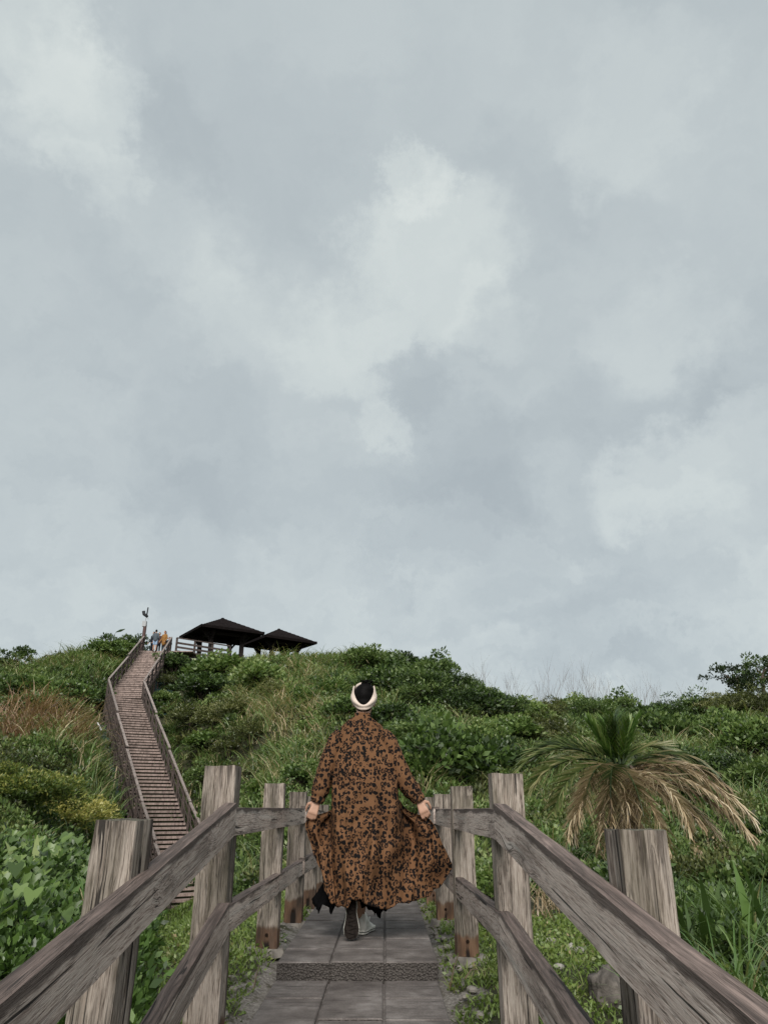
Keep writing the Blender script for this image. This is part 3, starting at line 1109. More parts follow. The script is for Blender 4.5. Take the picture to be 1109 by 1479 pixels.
# ------------------------------------------------------------------ roofed shelters
def build_shelter(u_apex, v_apex, Y, half, rise, rz, drop, label):
    ap = P(u_apex, v_apex, Y)
    z_e = ap.z - rise
    g = gz(ap.x, ap.y)
    root = empty('shelter', (ap.x, ap.y, g), rz, label, 'shelter', 'roofed shelters on the hilltop')
    ze = z_e - g
    # roof in courses of shingles with a small step at each course
    mb = MB()
    n = 9
    for k in range(n):
        r0 = half * (1 - k / n)
        r1 = half * (1 - (k + 1) / n) * 1.0
        z0 = ze + rise * k / n
        z1 = ze + rise * (k + 1) / n
        lip = .03
        for q in range(4):
            a0, a1 = math.pi / 2 * q + math.pi / 4, math.pi / 2 * (q + 1) + math.pi / 4
            c0, s0, c1, s1 = math.cos(a0) * 2 ** .5, math.sin(a0) * 2 ** .5, math.cos(a1) * 2 ** .5, math.sin(a1) * 2 ** .5
            vs = [(c0 * r0, s0 * r0, z0 + lip), (c1 * r0, s1 * r0, z0 + lip), (c1 * r1, s1 * r1, z1), (c0 * r1, s0 * r1, z1), (c0 * r0, s0 * r0, z0), (c1 * r0, s1 * r0, z0)]
            mb.add(vs, [(0, 1, 2, 3), (4, 5, 1, 0)])
    me = bpy.data.meshes.new('roof')
    me.from_pydata(mb.v, [], mb.f)
    roof = link('roof', me, M['roof'], root)
    # ceiling boards and fascia
    mb = MB()
    mb.box((0, 0, ze - .04), (half * 2 - .1, half * 2 - .1, .07))
    for q in range(4):
        rot = Matrix.Rotation(math.pi / 2 * q, 3, 'Z')
        mb.box(rot @ Vector((0, half + .03, ze - .07)), (half * 2 + .12, .06, .22), rot)
    fo = mb.build('fascia', M['fascia'], roof)
    cap = MB()
    cap.ell((0, 0, ze + rise - .01), (.14, .14, .05), 12, 6)
    cap.build('cap', M['fascia'], roof)
    for sx in (-1, 1):
        for sy in (-1, 1):
            px, py = sx * half * .50, sy * half * .50
            mb = MB()
            mb.bar((px, py, -1.0), (px, py, ze - .05), .30, .30, up=(0, 1, 0))
            mb.build('post', M['dark_post'], root)
            for (ax, ay) in ((1, 0), (0, 1)):
                b = MB()
                e = Vector((px + sx * ax * .75, py + sy * ay * .75, ze - .12))
                st = Vector((px + sx * ax * .12, py + sy * ay * .12, ze - .85))
                mid = st.lerp(e, .5) + Vector((-sx * ax * .04, -sy * ay * .04, -.02))
                b.bar(st, mid, .14, .14)
                b.bar(mid, e, .14, .14)
                b.build('brace', M['dark_post'], root)
    mb = MB()
    for q in range(4):
        rot = Matrix.Rotation(math.pi / 2 * q, 3, 'Z')
        mb.box(rot @ Vector((0, half * .5, ze - .22)), (half * 1.5, .18, .26), rot)
    mb.build('beam', M['dark_post'], root)
    # bench slab and centre column
    mb = MB()
    mb.box((0, -.9, .42), (2.2, .45, .1))
    mb.box((-.8, -.9, .0), (.2, .4, .8))
    mb.box((.8, -.9, .0), (.2, .4, .8))
    mb.build('bench', M['dark_post'], root)
    return root


build_shelter(322, 893, 62.5, 2.72, 1.42, R(33), 0, 'larger dark pyramid roofed shelter next to the stair head')
build_shelter(403, 908.5, 68.0, 2.58, 1.36, R(36), 0, 'smaller looking dark pyramid roofed shelter farther along the hilltop')


def build_camera_pole():
    a = P(206, 930, 56.5)
    root = empty('signal_pole', (a.x, a.y, STAIR[3].z - .3), 0, 'thin brown pole carrying a pale box and a curved dark arm, at the stair head', 'pole')
    k = 56.5 / 1058
    z1 = P(207, 903, 56.5).z - root.location.z
    mb = MB()
    mb.tube([(0, 0, -.6), (.04, 0, z1)], .13, 10)
    mb.build('pole', M['pole'], root)
    mb = MB()
    mb.box((-.02, 0, z1 + .1), (.30, .28, .42))
    mb.tube([(.02, 0, z1 + .3), (.05, 0, z1 + .7), (.22, 0, z1 + .5)], .035, 6)
    mb.build('control_box', M['metal'], root, smooth=False)
    mb = MB()
    mb.tube([(-.22, 0, z1 + 1.12), (-.16, 0, z1 + .88), (.02, 0, z1 + .78), (.14, 0, z1 + .66)], [.13, .12, .13, .09], 8)
    mb.tube([(.06, 0, z1 + .62), (.08, 0, z1 + 1.0), (.10, 0, z1 + 1.42)], .05, 6)
    mb.build('horn', M['dark_metal'], root, smooth=True)


build_camera_pole()


# ------------------------------------------------------------------ people
def remeshed(name, mb, voxel, smooth_it=3):
    me = mb.mesh(name)
    o = bpy.data.objects.new('tmp_' + name, me)
    C.objects.link(o)
    md = o.modifiers.new('r', 'REMESH')
    md.mode = 'VOXEL'
    md.voxel_size = voxel
    md.use_smooth_shade = True
    s = o.modifiers.new('s', 'SMOOTH')
    s.factor = .5
    s.iterations = smooth_it
    dg = bpy.context.evaluated_depsgraph_get()
    me2 = bpy.data.meshes.new_from_object(o.evaluated_get(dg))
    bpy.data.objects.remove(o)
    bpy.data.meshes.remove(me)
    me2.name = name
    me2.materials.clear()
    return me2


PX, PY = P(519, 1200, 5.58).x, 5.58          # the walker's place on the path


def pp(u, v, off=0.0):
    """a spot on the walker (photo position, metres beyond her middle) in her own frame"""
    p = P(u, v, PY + off)
    return Vector((p.x - PX, p.y - PY, p.z))


def hand(mb, wrist, palm_end, across, back, curl, thumb_side):
    """palm and five bent fingers. across: direction over the knuckles; back: direction out of the back of the hand"""
    w, e = Vector(wrist), Vector(palm_end)
    ax = (e - w).normalized()
    ac = (Vector(across) - ax * Vector(across).dot(ax)).normalized()
    bk = ax.cross(ac).normalized()
    if bk.dot(Vector(back)) < 0:
        bk = -bk
    Lp = (e - w).length
    for k in (-1.15, -.4, .4, 1.15):
        mb.cap(w + ac * k * .010, e + ac * k * .020, .0135, .0125, 8)
    lens = (.036, .042, .039, .030)
    for k, fl in zip((-1.5, -.5, .5, 1.5), lens):
        b = e + ac * k * .0185
        d1 = (ax * math.cos(curl * .6) - bk * math.sin(curl * .6)).normalized()
        d2 = (ax * math.cos(curl * 1.7) - bk * math.sin(curl * 1.7)).normalized()
        d3 = (ax * math.cos(curl * 2.5) - bk * math.sin(curl * 2.5)).normalized()
        p1 = b + d1 * fl
        p2 = p1 + d2 * fl * .72
        p3 = p2 + d3 * fl * .5
        mb.cap(b, p1, .0095, .0088, 8)
        mb.cap(p1, p2, .0088, .0080, 8)
        mb.cap(p2, p3, .0080, .0070, 8)
    ts = thumb_side
    b = w + ax * Lp * .30 + ac * ts * .026
    p1 = b + (ax * .55 + ac * ts * .75 - bk * .35).normalized() * .034
    p2 = p1 + (ax * .9 + ac * ts * .1 - bk * .5).normalized() * .030
    p3 = p2 + (ax * .8 - ac * ts * .25 - bk * .6).normalized() * .022
    mb.cap(b, p1, .0125, .0110, 8)
    mb.cap(p1, p2, .0110, .0098, 8)
    mb.cap(p2, p3, .0098, .0080, 8)


def shoe_mesh():
    """high-top sneaker in its own frame: toe along +Y, sole at z=0"""
    L = .275
    out = []                                 # half widths along the length
    ys = [0, .03, .07, .12, .17, .21, .245, .265, .275]
    hw = [.020, .030, .034, .031, .040, .048, .044, .031, .012]
    sole, upper = MB(), MB()

    def ringline(z, s, mi_off=0):
        lft = [(-w * s - .0 + .004 * math.sin(y * 11), y, z) for y, w in zip(ys, hw)]
        rgt = [(w * s + .004 * math.sin(y * 11), y, z) for y, w in zip(ys, hw)]
        return lft + rgt[::-1]
    rows = [ringline(0.0, .98), ringline(.004, 1.03), ringline(.014, 1.12), ringline(.019, 1.14), ringline(.030, 1.12)]
    n = len(rows[0])
    vs = [p for r in rows for p in r]
    fs = [tuple(range(n - 1, -1, -1))]
    mi = [1]
    for r in range(4):
        for k in range(n):
            k2 = (k + 1) % n
            fs.append((r * n + k, r * n + k2, (r + 1) * n + k2, (r + 1) * n + k))
            mi.append(1 if r in (0, 2) else 0)
    fs.append(tuple(range(4 * n, 5 * n)))
    mi.append(0)
    sole.v, sole.f, sole.mi = vs, fs, mi
    # tread bars
    for k in range(11):
        y = .02 + k * .0235
        w = np.interp(y, ys, hw) * 1.55
        sole.box((0, y, -.0025), (w, .012, .006), Matrix.Rotation(.25 if k % 2 else -.25, 3, 'Z'), 1)
    # upper: sections of half ellipses
    sec = [(.004, .028, .135), (.03, .034, .14), (.07, .036, .14), (.105, .034, .12), (.14, .035, .088), (.18, .040, .064), (.22, .041, .052), (.255, .032, .042), (.270, .014, .034)]
    m = 12
    vs, fs = [], []
    for (y, w, h) in sec:
        for k in range(m):
            a = math.pi * k / (m - 1)
            vs.append((w * math.cos(a), y, .026 + (h - .026) * math.sin(a) ** .75))
    for i in range(len(sec) - 1):
        for k in range(m - 1):
            fs.append((i * m + k, i * m + k + 1, (i + 1) * m + k + 1, (i + 1) * m + k))
        fs.append((i * m + m - 1, i * m, (i + 1) * m, (i + 1) * m + m - 1))
    fs.append(tuple(range(m - 1, -1, -1)))
    fs.append(tuple(range((len(sec) - 1) * m, len(sec) * m)))
    upper.add(vs, fs)
    for (ya, yb) in ((.02, .06), (.06, .11)):  # ankle seam and heel strip
        upper.bar((.0375, ya, .05), (.0375, yb, .10), .004, .006)
    for k in range(5):                       # laces
        y = .115 + k * .02
        z = np.interp(y, [s[0] for s in sec], [s[2] for s in sec])
        upper.bar((-.018, y, z + .001), (.018, y + .004, z + .001), .007, .005)
    ss = sole.mesh('sole')
    su = upper.mesh('shoe', True)
    return su, ss


def catmull(pts, n):
    pts = np.asarray(pts, float)
    k = len(pts)
    t = np.linspace(0, k - 1, n)
    i = np.clip(t.astype(int), 0, k - 2)
    f = (t - i)[:, None]
    p0 = pts[np.clip(i - 1, 0, k - 1)]
    p1 = pts[i]
    p2 = pts[i + 1]
    p3 = pts[np.clip(i + 2, 0, k - 1)]
    return .5 * ((2 * p1) + (-p0 + p2) * f + (2 * p0 - 5 * p1 + 4 * p2 - p3) * f ** 2 + (-p0 + 3 * p1 - 3 * p2 + p3) * f ** 3)


def cloth_grid(name, G, mat, parent, uvscale=1.0, thick=.004, uvoff=(0, 0)):
    """G (rows, cols, 3) -> a sheet with arc-length UVs and real thickness"""
    nr, nc, _ = G.shape
    v = G.reshape(-1, 3)
    i = np.arange(nr - 1)[:, None] * nc + np.arange(nc - 1)[None]
    f = np.stack([i, i + nc, i + nc + 1, i + 1], -1).reshape(-1, 4)
    me = np_mesh(name, v, f, smooth=True)
    ul = np.zeros((nr, nc))
    vl = np.zeros((nr, nc))
    du = np.linalg.norm(np.diff(G, axis=1), axis=2)
    mid = nc // 2
    cu = np.concatenate([np.zeros((nr, 1)), np.cumsum(du, 1)], 1)
    ul = cu - cu[:, mid:mid + 1]
    dv = np.linalg.norm(np.diff(G, axis=0), axis=2)
    vl = np.concatenate([np.zeros((1, nc)), np.cumsum(dv, 0)], 0)
    uvl = me.uv_layers.new(name='UVMap')
    uvv = np.stack([ul.ravel() + uvoff[0], -vl.ravel() + uvoff[1]], 1)[f.ravel()]
    uvl.data.foreach_set('uv', uvv.astype(np.float32).ravel())
    o = link(name, me, mat, parent)
    sd = o.modifiers.new('thickness', 'SOLIDIFY')
    sd.thickness = thick
    sd.offset = 0
    return o


def build_walker():
    root = empty('person', (PX, PY, 0), 0, 'woman walking away in a long leopard print coat, cream headband and white sneakers', 'person')
    # ---- body: one continuous skin
    mb = MB()
    hc = Vector((.022, .015, pp(524, 1012).z))                    # head centre
    mb.ell(hc + Vector((0, .0, .015)), (.076, .095, .100), 20, 14)
    mb.ell(hc + Vector((0, .030, -.045)), (.060, .062, .075), 16, 12)          # jaw
    mb.ell(hc + Vector((0, .085, -.102)), (.022, .018, .016), 10, 8)          # chin
    mb.cap(hc + Vector((0, .098, .005)), hc + Vector((0, .116, -.028)), .008, .013, 8)   # nose
    for sx in (-1, 1):
        mb.ell(hc + Vector((sx * .077, .005, -.015)), (.010, .022, .032), 10, 8)          # ears
        mb.cap(hc + Vector((sx * .020, .090, .022)), hc + Vector((sx * .052, .074, .020)), .008, .007, 8)   # brow
        mb.ell(hc + Vector((sx * .040, .070, -.03)), (.024, .018, .022), 10, 8)           # cheek
    mb.cap(hc + Vector((-.020, .096, -.062)), hc + Vector((.020, .096, -.062)), .007, .007, 8)    # upper lip
    mb.cap(hc + Vector((-.015, .094, -.074)), hc + Vector((.015, .094, -.074)), .007, .007, 8)    # lower lip
    zn = hc.z
    mb.cap((.015, -.01, zn - .20), (.020, .0, zn - .07), .058, .052)              # neck
    shl = pp(489, 1066)
    shr = pp(556, 1066)
    ch = Vector((.010, .0, shl.z - .06))
    mb.ell(ch + Vector((0, .0, -.05)), (.150, .095, .20), 20, 14)
    mb.cap(shl + Vector((.05, .015, -.015)), shr + Vector((-.05, .015, -.015)), .046, .046)
    mb.ell((.01, .0, 1.02), (.125, .085, .14), 20, 14)
    mb.ell((.005, .0, .88), (.160, .105, .13), 20, 14)
    # arms
    arms = {}
    for sgn, s, e, w in ((-1, shl, pp(468, 1116, .0), pp(459, 1155, -.01)), (1, shr, pp(580, 1115, .0), pp(604, 1154, -.01))):
        mb.cap(s + Vector((-sgn * .01, .01, -.02)), e, .040, .036)
        mb.cap(e, w, .039, .026)
        arms[sgn] = (s, e, w)
    wl, wr = arms[-1][2], arms[1][2]
    hand(mb, wl, pp(452, 1174, -.03), (1, .15, -.1), (-.2, -1, 0), .75, -1)
    hand(mb, wr, pp(612, 1172, -.03), (1, -.15, .1), (.2, -1, 0), .75, 1)
    # legs: leg in front planted, trailing leg up on its toe
    fr_ank = pp(519, 1334, .17)
    tr_ank = Vector((pp(507, 1300, -.10).x, -.055, .285))
    mb.cap((.075, .0, .84), (.055, .10, .49), .080, .055)
    mb.cap((.055, .10, .49), (fr_ank.x, .19, .12), .054, .034)
    mb.cap((-.07, .0, .84), (-.065, .10, .47), .080, .055)
    mb.cap((-.065, .10, .47), tr_ank, .053, .034)
    mb.cap((fr_ank.x, .19, .12), (fr_ank.x + .015, .28, .055), .032, .03)
    mb.cap(tr_ank, tr_ank + Vector((0, .02, -.16)), .032, .026)
    body = link('body', remeshed('body', mb, .0055, 4), M['skin'], root)
    for sx in (-1, 1):
        e = MB()
        e.ell(hc + Vector((sx * .033, .084, .005)), (.013, .009, .008), 12, 8)
        e.build('eye', M['white_canvas'], root, True)
    # ---- hair with a knot pushed up through the band
    mb = MB()
    mb.ell(hc + Vector((0, -.008, .030)), (.079, .096, .096), 20, 14)
    mb.ell(hc + Vector((0, -.040, -.02)), (.066, .062, .075), 16, 12)
    mb.ell(hc + Vector((.010, -.040, .075)), (.066, .055, .050), 16, 10)
    mb.ell(hc + Vector((.020, -.02, .112)), (.034, .040, .022), 14, 10)
    link('hair', remeshed('hair', mb, .008, 2), M['hair'], root)
    st = MB()
    rs = random.Random(2)
    for k in range(26):
        a = rs.uniform(-1.2, 1.2)
        b0 = hc + Vector((.015 + .035 * math.sin(a), -.03 - rs.uniform(0, .03), .115))
        st.tube([b0, b0 + Vector((rs.uniform(-.02, .03), rs.uniform(-.02, .02), rs.uniform(.015, .032))), b0 + Vector((rs.uniform(-.03, .05), -.01, rs.uniform(.015, .036)))], [.003, .0025, .001], 5)
    st.build('loose_hair', M['hair'], root)
    # ---- headband: wide wrap, dipping low at the nape with a crossed fold
    na, nh = 72, 9
    G = np.zeros((nh, na + 1, 3))
    for i in range(na + 1):
        a = 2 * math.pi * i / na - math.pi / 2 + math.pi        # starts at the forehead
        ca, sa = math.cos(a), math.sin(a)
        back = max(0.0, -sa)
        zl = -.012 - .066 * back ** 1.2                            # lower edge sags at the back
        zu = .108 - .150 * max(0, (back - .22) / .78) ** 1.05
        for j in range(nh):
            q = j / (nh - 1)
            z = zl + (zu - zl) * q
            fold = .0035 * math.sin(q * 9 + 3 * abs(math.atan2(ca, -sa)) * 1.2)
            bul = .006 * math.sin(math.pi * q)
            rx = (.088 if z < .05 else .088 - (z - .05) * .28) + bul + fold
            ry = (.103 if z < .05 else .103 - (z - .05) * .28) + bul + fold
            if z < -.02:
                rx -= (-.02 - z) * .25
                ry -= (-.02 - z) * .45
            G[j, i] = (hc.x + rx * ca, hc.y - .004 + ry * sa, hc.z + z)
    cloth_grid('headband', G, M['cream'], root, thick=.006)
    kn = MB()
    kn.cap(hc + Vector((-.045, .01, .108)), hc + Vector((-.022, -.015, .118)), .018, .016)
    kn.build('headband_knot', M['cream'], root, True)
    # ---- coat
    cols = [
        [(510, 1044, .06), (500, 1110, .16), (482, 1166, .14), (444, 1184, -.04), (450, 1219, -.06), (459, 1246, -.05)],
        [(506, 1044, .07), (497, 1112, .15), (482, 1168, .13), (457, 1193, .02), (461, 1228, -.03), (470, 1284, -.09)],
        [(500, 1045, .06), (490, 1108, .10), (482, 1162, .12), (474, 1194, .10), (474, 1236, .00), (481, 1306, -.12)],
        [(493, 1050, .01), (482, 1106, -.04), (480, 1160, -.06), (482, 1190, -.06), (484, 1234, -.09), (492, 1309, -.15)],
        [(509, 1036, -.050), (500, 1104, -.11), (500, 1158, -.115), (500, 1190, -.13), (502, 1234, -.16), (506, 1305, -.18)],
        [(522, 1033, -.066), (523, 1104, -.13), (524, 1158, -.125), (524, 1190, -.14), (523, 1234, -.18), (520, 1297, -.21)],
        [(535, 1036, -.050), (547, 1104, -.11), (549, 1158, -.115), (549, 1190, -.13), (546, 1234, -.16), (536, 1312, -.18)],
        [(552, 1050, .01), (571, 1106, -.04), (573, 1160, -.06), (574, 1190, -.06), (573, 1234, -.09), (570, 1309, -.12)],
        [(547, 1045, .06), (564, 1108, .10), (576, 1162, .12), (585, 1192, .11), (590, 1234, .06), (588, 1304, -.04)],
        [(541, 1044, .07), (560, 1112, .15), (580, 1168, .13), (604, 1192, .03), (610, 1232, .0), (609, 1299, -.04)],
        [(538, 1044, .06), (558, 1110, .16), (582, 1166, .14), (613, 1186, -.01), (627, 1226, -.04), (631, 1285, -.02)],
        [(536, 1044, .06), (556, 1110, .16), (584, 1166, .14), (620, 1184, -.04), (638, 1220, -.06), (655, 1256, -.03)],
    ]
    nr, nc = 90, 150
    K = np.array([[list(pp(*k)) for k in c] for c in cols])           # (cols, 6, 3)
    lines = np.stack([catmull(c, nr) for c in K], 1)                  # (nr, cols, 3)
    G = np.stack([catmull(r, nc) for r in lines], 0)                  # (nr, nc, 3)
    w = np.linspace(0, 1, nc)[None, :]
    t = np.linspace(0, 1, nr)[:, None]
    amp = smoothstep(t, .12, 1.0)
    fold = (np.sin(w * 34 + 1.4 * np.sin(t * 5) + .5) * .55 + np.sin(w * 61 - t * 4 + 1.2) * .35 + np.sin(w * 19 + t * 9) * .45) * .036 * amp
    swag = (np.sin(t * 26 + w * 16) * np.exp(-((t - .82) / .16) ** 2) * .014 + np.sin(t * 34 - w * 22 + 1) * np.exp(-((t - .9) / .1) ** 2) * .012)
    wr = np.sin(t * 40 + w * 9 + 2 * np.sin(w * 30)) * .004 * smoothstep(t, 0, .2)
    rumple = np.array([[mnoise.noise(Vector((ww * 24, tt * 3.5, 3.3))) for ww in w[0]] for tt in t[:, 0]]) * .030 * smoothstep(t, .05, .6)
    G[:, :, 1] += fold + swag + wr + rumple
    G[:, :, 0] += (np.sin(w * 47 + t * 6) * .006 * amp)
    G[:, :, 2] += np.array([[mnoise.noise(Vector((ww * 22, 7.7, 0))) for ww in w[0]]]) * .030 * t ** 6
    coat = cloth_grid('coat', G, M['leopard'], root, thick=.005)
    # sleeves: soft tubes gathered at the wrist
    for sgn, pts, rad in ((-1, [pp(494, 1058, .0), pp(485, 1072, .0), pp(476, 1098, .0), pp(468, 1124, .0), pp(463, 1140, .0), pp(459, 1154, -.01), pp(457.5, 1159, -.012)], [.042, .060, .066, .064, .064, .046, .040]),
                          (1, [pp(551, 1058, .0), pp(561, 1072, .0), pp(571, 1098, .0), pp(583, 1124, .0), pp(593, 1139, .0), pp(603, 1153, -.01), pp(605.5, 1158, -.012)], [.042, .060, .066, .064, .064, .046, .040])):
        n, m = 40, 32
        cl = catmull(np.array(pts), n)
        rr = np.interp(np.linspace(0, 1, n), np.linspace(0, 1, len(rad)), rad)
        S = np.zeros((n, m + 1, 3))
        for i in range(n):
            d = Vector(cl[min(i + 1, n - 1)] - cl[max(i - 1, 0)]).normalized()
            x = d.cross(Vector((0, 1, 0))).normalized()
            y = x.cross(d)
            for k in range(m + 1):
                a = 2 * math.pi * k / m
                q = i / n
                r = rr[i] * (1 + .07 * mnoise.noise(Vector((math.cos(a) * 1.5, math.sin(a) * 1.5 + sgn * 4, q * 9))) + .05 * math.sin(q * 48 + 2 * math.sin(a)) * min(1, q * 1.3))
                S[i, k] = Vector(cl[i]) + (x * math.cos(a) + y * math.sin(a)) * r
        so = cloth_grid('sleeve', S, M['leopard'], coat, thick=.004, uvoff=(sgn * .7, .2))
    # standing collar
    n, m = 12, 40
    S = np.zeros((n, m + 1, 3))
    for i in range(n):
        q = i / (n - 1)
        cz = pp(522, 1041 - 10.5 * (1 - q)).z
        r = .055 + .005 * q
        for k in range(m + 1):
            a = 2 * math.pi * k / m
            S[i, k] = (.016 + r * 1.06 * math.cos(a), -.008 + r * 1.02 * math.sin(a), cz - .008 * q * abs(math.cos(a)) * 2)
    cloth_grid('collar', S, M['leopard'], coat, thick=.006, uvoff=(.33, .5))
    # black dress under the coat, ragged flounce at the hem
    n, m = 40, 96
    S = np.zeros((n, m + 1, 3))
    for i in range(n):
        q = i / (n - 1)
        for k in range(m + 1):
            a = 2 * math.pi * k / m
            z = 1.02 + (.20 - 1.02) * q
            rx = .120 + .115 * q ** 3.5
            ry = .070 + .050 * q ** 2
            cx = -.005 - .065 * q ** 2
            fl = 1 + .10 * q ** 2 * math.sin(a * 9 + 1.2 * math.sin(a * 3)) + .05 * q ** 3 * math.sin(a * 23)
            zz = z - q ** 6 * .05 * max(0, math.cos(a - .1)) ** 2 + q ** 6 * .022 * (math.sin(a * 13) + .6 * math.sin(a * 29 + 1)) - q ** 4 * .02 * math.sin(a * 2)
            S[i, k] = (cx + rx * fl * math.cos(a), .08 + ry * fl * math.sin(a), zz)
    cloth_grid('dress', S, M['black_cloth'], root, thick=.004)
    # ---- sneakers
    su, ss = shoe_mesh()
    su.materials.append(M['white_canvas'])
    ss.materials.append(M['white_rubber'])
    ss.materials.append(M['outsole'])
    # trailing shoe: on its toe, sole towards the viewer
    toe = pp(506.5, 1358, -.14)
    ydir = Vector((.02, .10, -1)).normalized()
    zdir = Vector((0.02, 1, .10)).normalized()
    xdir = ydir.cross(zdir).normalized()
    zdir = xdir.cross(ydir)
    m = Matrix((xdir, ydir, zdir)).transposed().to_4x4()
    heel = Vector((toe.x, -.085, .012)) - ydir * .275
    m.translation = heel
    for mw in (m, None):
        if mw is None:
            mw = Matrix.Translation((fr_ank.x + .012, .155, .004)) @ Matrix.Rotation(R(-11), 4, 'Z')
        so = link('shoe', su, None, root)
        so.matrix_basis = mw
        s2 = link('sole', ss, None, so)
    return root


build_walker()


def small_person(loc, rz, H, top, bottom, bare_legs, hair_long, hair_col, label, arm=0.2, coat_len=.55):
    root = empty('person', loc, rz, label, 'person', 'people standing at the head of the stairs')
    k = H / 1.7
    rs = random.Random(hash(label) % 1000)
    mb = MB()
    hz = 1.585 * k
    mb.ell((0, 0, hz), (.078 * k, .095 * k, .115 * k), 14, 10)
    mb.cap((0, .098 * k, hz - .01), (0, .112 * k, hz - .03), .009, .013, 8)
    for sx in (-1, 1):
        mb.ell((sx * .08 * k, .0, hz - .015), (.012, .02, .03), 8, 6)
    mb.cap((0, 0, 1.40 * k), (0, 0, 1.5 * k), .056 * k, .05 * k)
    mb.ell((0, 0, 1.22 * k), (.16 * k, .10 * k, .21 * k))
    mb.ell((0, 0, .95 * k), (.15 * k, .105 * k, .16 * k))
    hands = []
    for sx in (-1, 1):
        s = Vector((sx * .175 * k, 0, 1.37 * k))
        e = Vector((sx * .24 * k, -.02, 1.09 * k))
        w = Vector((sx * .22 * k, arm * k, .86 * k))
        mb.cap(s, e, .046 * k, .040 * k)
        mb.cap(e, w, .038 * k, .026 * k)
        d = (w - e).normalized()
        mb.cap(w, w + d * .07, .028, .03)
        for q in range(4):
            o = Vector((0, (q - 1.5) * .017, 0))
            mb.cap(w + d * .07 + o, w + d * .145 + o + Vector((-sx * .02, 0, 0)), .010, .008, 6)
        mb.cap(w + d * .03 + Vector((0, .03, 0)), w + d * .09 + Vector((0, .055, 0)), .011, .009, 6)
        hp, kn, an = Vector((sx * .085 * k, 0, .88 * k)), Vector((sx * .09 * k, .02, .48 * k)), Vector((sx * .095 * k, -.02, .08 * k))
        mb.cap(hp, kn, .085 * k, .056 * k)
        mb.cap(kn, an, .056 * k, .036 * k)
        mb.cap(an, an + Vector((0, .14, -.035)), .036, .03)
    link('body', remeshed('body', mb, .012, 2), M['skin'], root)
    # hair
    mb = MB()
    mb.ell((0, -.015 * k, hz + .02 * k), (.088 * k, .10 * k, .112 * k), 14, 10)
    if hair_long:
        mb.cap((0, -.06 * k, hz), (0, -.085 * k, hz - .27 * k), .085 * k, .07 * k)
    link('hair', remeshed('hair', mb, .014, 2), hair_col, root)
    # top garment
    mb = MB()
    mb.ell((0, 0, 1.22 * k), (.185 * k, .125 * k, .23 * k))
    mb.cap((-.15 * k, 0, 1.365 * k), (.15 * k, 0, 1.365 * k), .066 * k, .066 * k)
    mb.cap((0, 0, 1.15 * k), (0, 0, (1.15 - coat_len * .5) * k), .17 * k, .175 * k)
    for sx in (-1, 1):
        mb.cap((sx * .175 * k, 0, 1.36 * k), (sx * .245 * k, -.02, 1.09 * k), .062 * k, .056 * k)
        mb.cap((sx * .245 * k, -.02, 1.09 * k), (sx * .225 * k, arm * .9 * k, .90 * k), .055 * k, .044 * k)
    link('jacket', remeshed('jacket', mb, .014, 3), top, root)
    mb = MB()
    mb.ell((0, 0, .92 * k), (.165 * k, .12 * k, .13 * k))
    for sx in (-1, 1):
        hp, kn, an = Vector((sx * .085 * k, 0, .88 * k)), Vector((sx * .09 * k, .02, .48 * k)), Vector((sx * .095 * k, -.02, .12 * k))
        if bare_legs:
            mb.cap(hp, hp.lerp(kn, .8), .098 * k, .085 * k)
        else:
            mb.cap(hp, kn, .096 * k, .070 * k)
            mb.cap(kn, an, .070 * k, .056 * k)
    link('shorts' if bare_legs else 'trousers', remeshed('trousers', mb, .014, 2), bottom, root)
    for sx in (-1, 1):
        mb = MB()
        mb.ell((sx * .095 * k, .05, .035), (.048, .125, .05), 12, 8)
        mb.build('shoe', M['dark_metal'], root, True)
    return root


M['navy'] = mat_plain('dark_navy_cloth', (.016, .018, .024), .9, .2, 20, 0)
M['slate'] = mat_plain('slate_blue_cloth', (.075, .09, .105), .9, .2, 20, 0)
M['sky_blue'] = mat_plain('light_blue_denim', (.26, .36, .50), .9, .15, 20, 0)
M['mustard'] = mat_plain('mustard_cloth', (.24, .12, .035), .9, .2, 20, 0)
M['brown_hair'] = mat_plain('brown_hair', (.075, .035, .018), .7, .2, 30, 0)
M['maroon'] = mat_plain('dull_maroon_cloth', (.06, .035, .035), .9, .2, 20, 0)


def crowd():
    T = STAIR[3]
    z = T.z + .005

    def at(u, Y):
        p = P(u, 930, Y)
        return (p.x, Y, z if Y >= 55 else z)
    small_person(at(221, 56.6), R(150), 1.80, M['navy'], M['navy'], False, False, M['hair'], 'tallest person in black at the stair head with short dark hair', .22)
    p = P(222.5, 945, 54.6)
    zz = STAIR[2].lerp(STAIR[3], (54.6 - STAIR[2].y) / (STAIR[3].y - STAIR[2].y)).z + .10
    small_person((p.x, 54.6, zz), R(10), 1.62, M['slate'], M['sky_blue'], True, False, M['hair'], 'person in slate top and light blue shorts on the top steps', .15, .5)
    small_person(at(229.5, 56.2), R(190), 1.66, M['maroon'], M['navy'], False, False, M['hair'], 'person in dull dark maroon top standing between the other people', .2)
    small_person(at(237, 55.9), R(160), 1.72, M['mustard'], M['navy'], False, True, M['brown_hair'], 'person in a mustard coat with long brown hair at the stair head', .2, .9)
    small_person(at(244, 57.5), R(175), 1.58, M['navy'], M['navy'], False, True, M['hair'], 'shortest person in dark clothes half hidden behind the handrail', .2)


crowd()


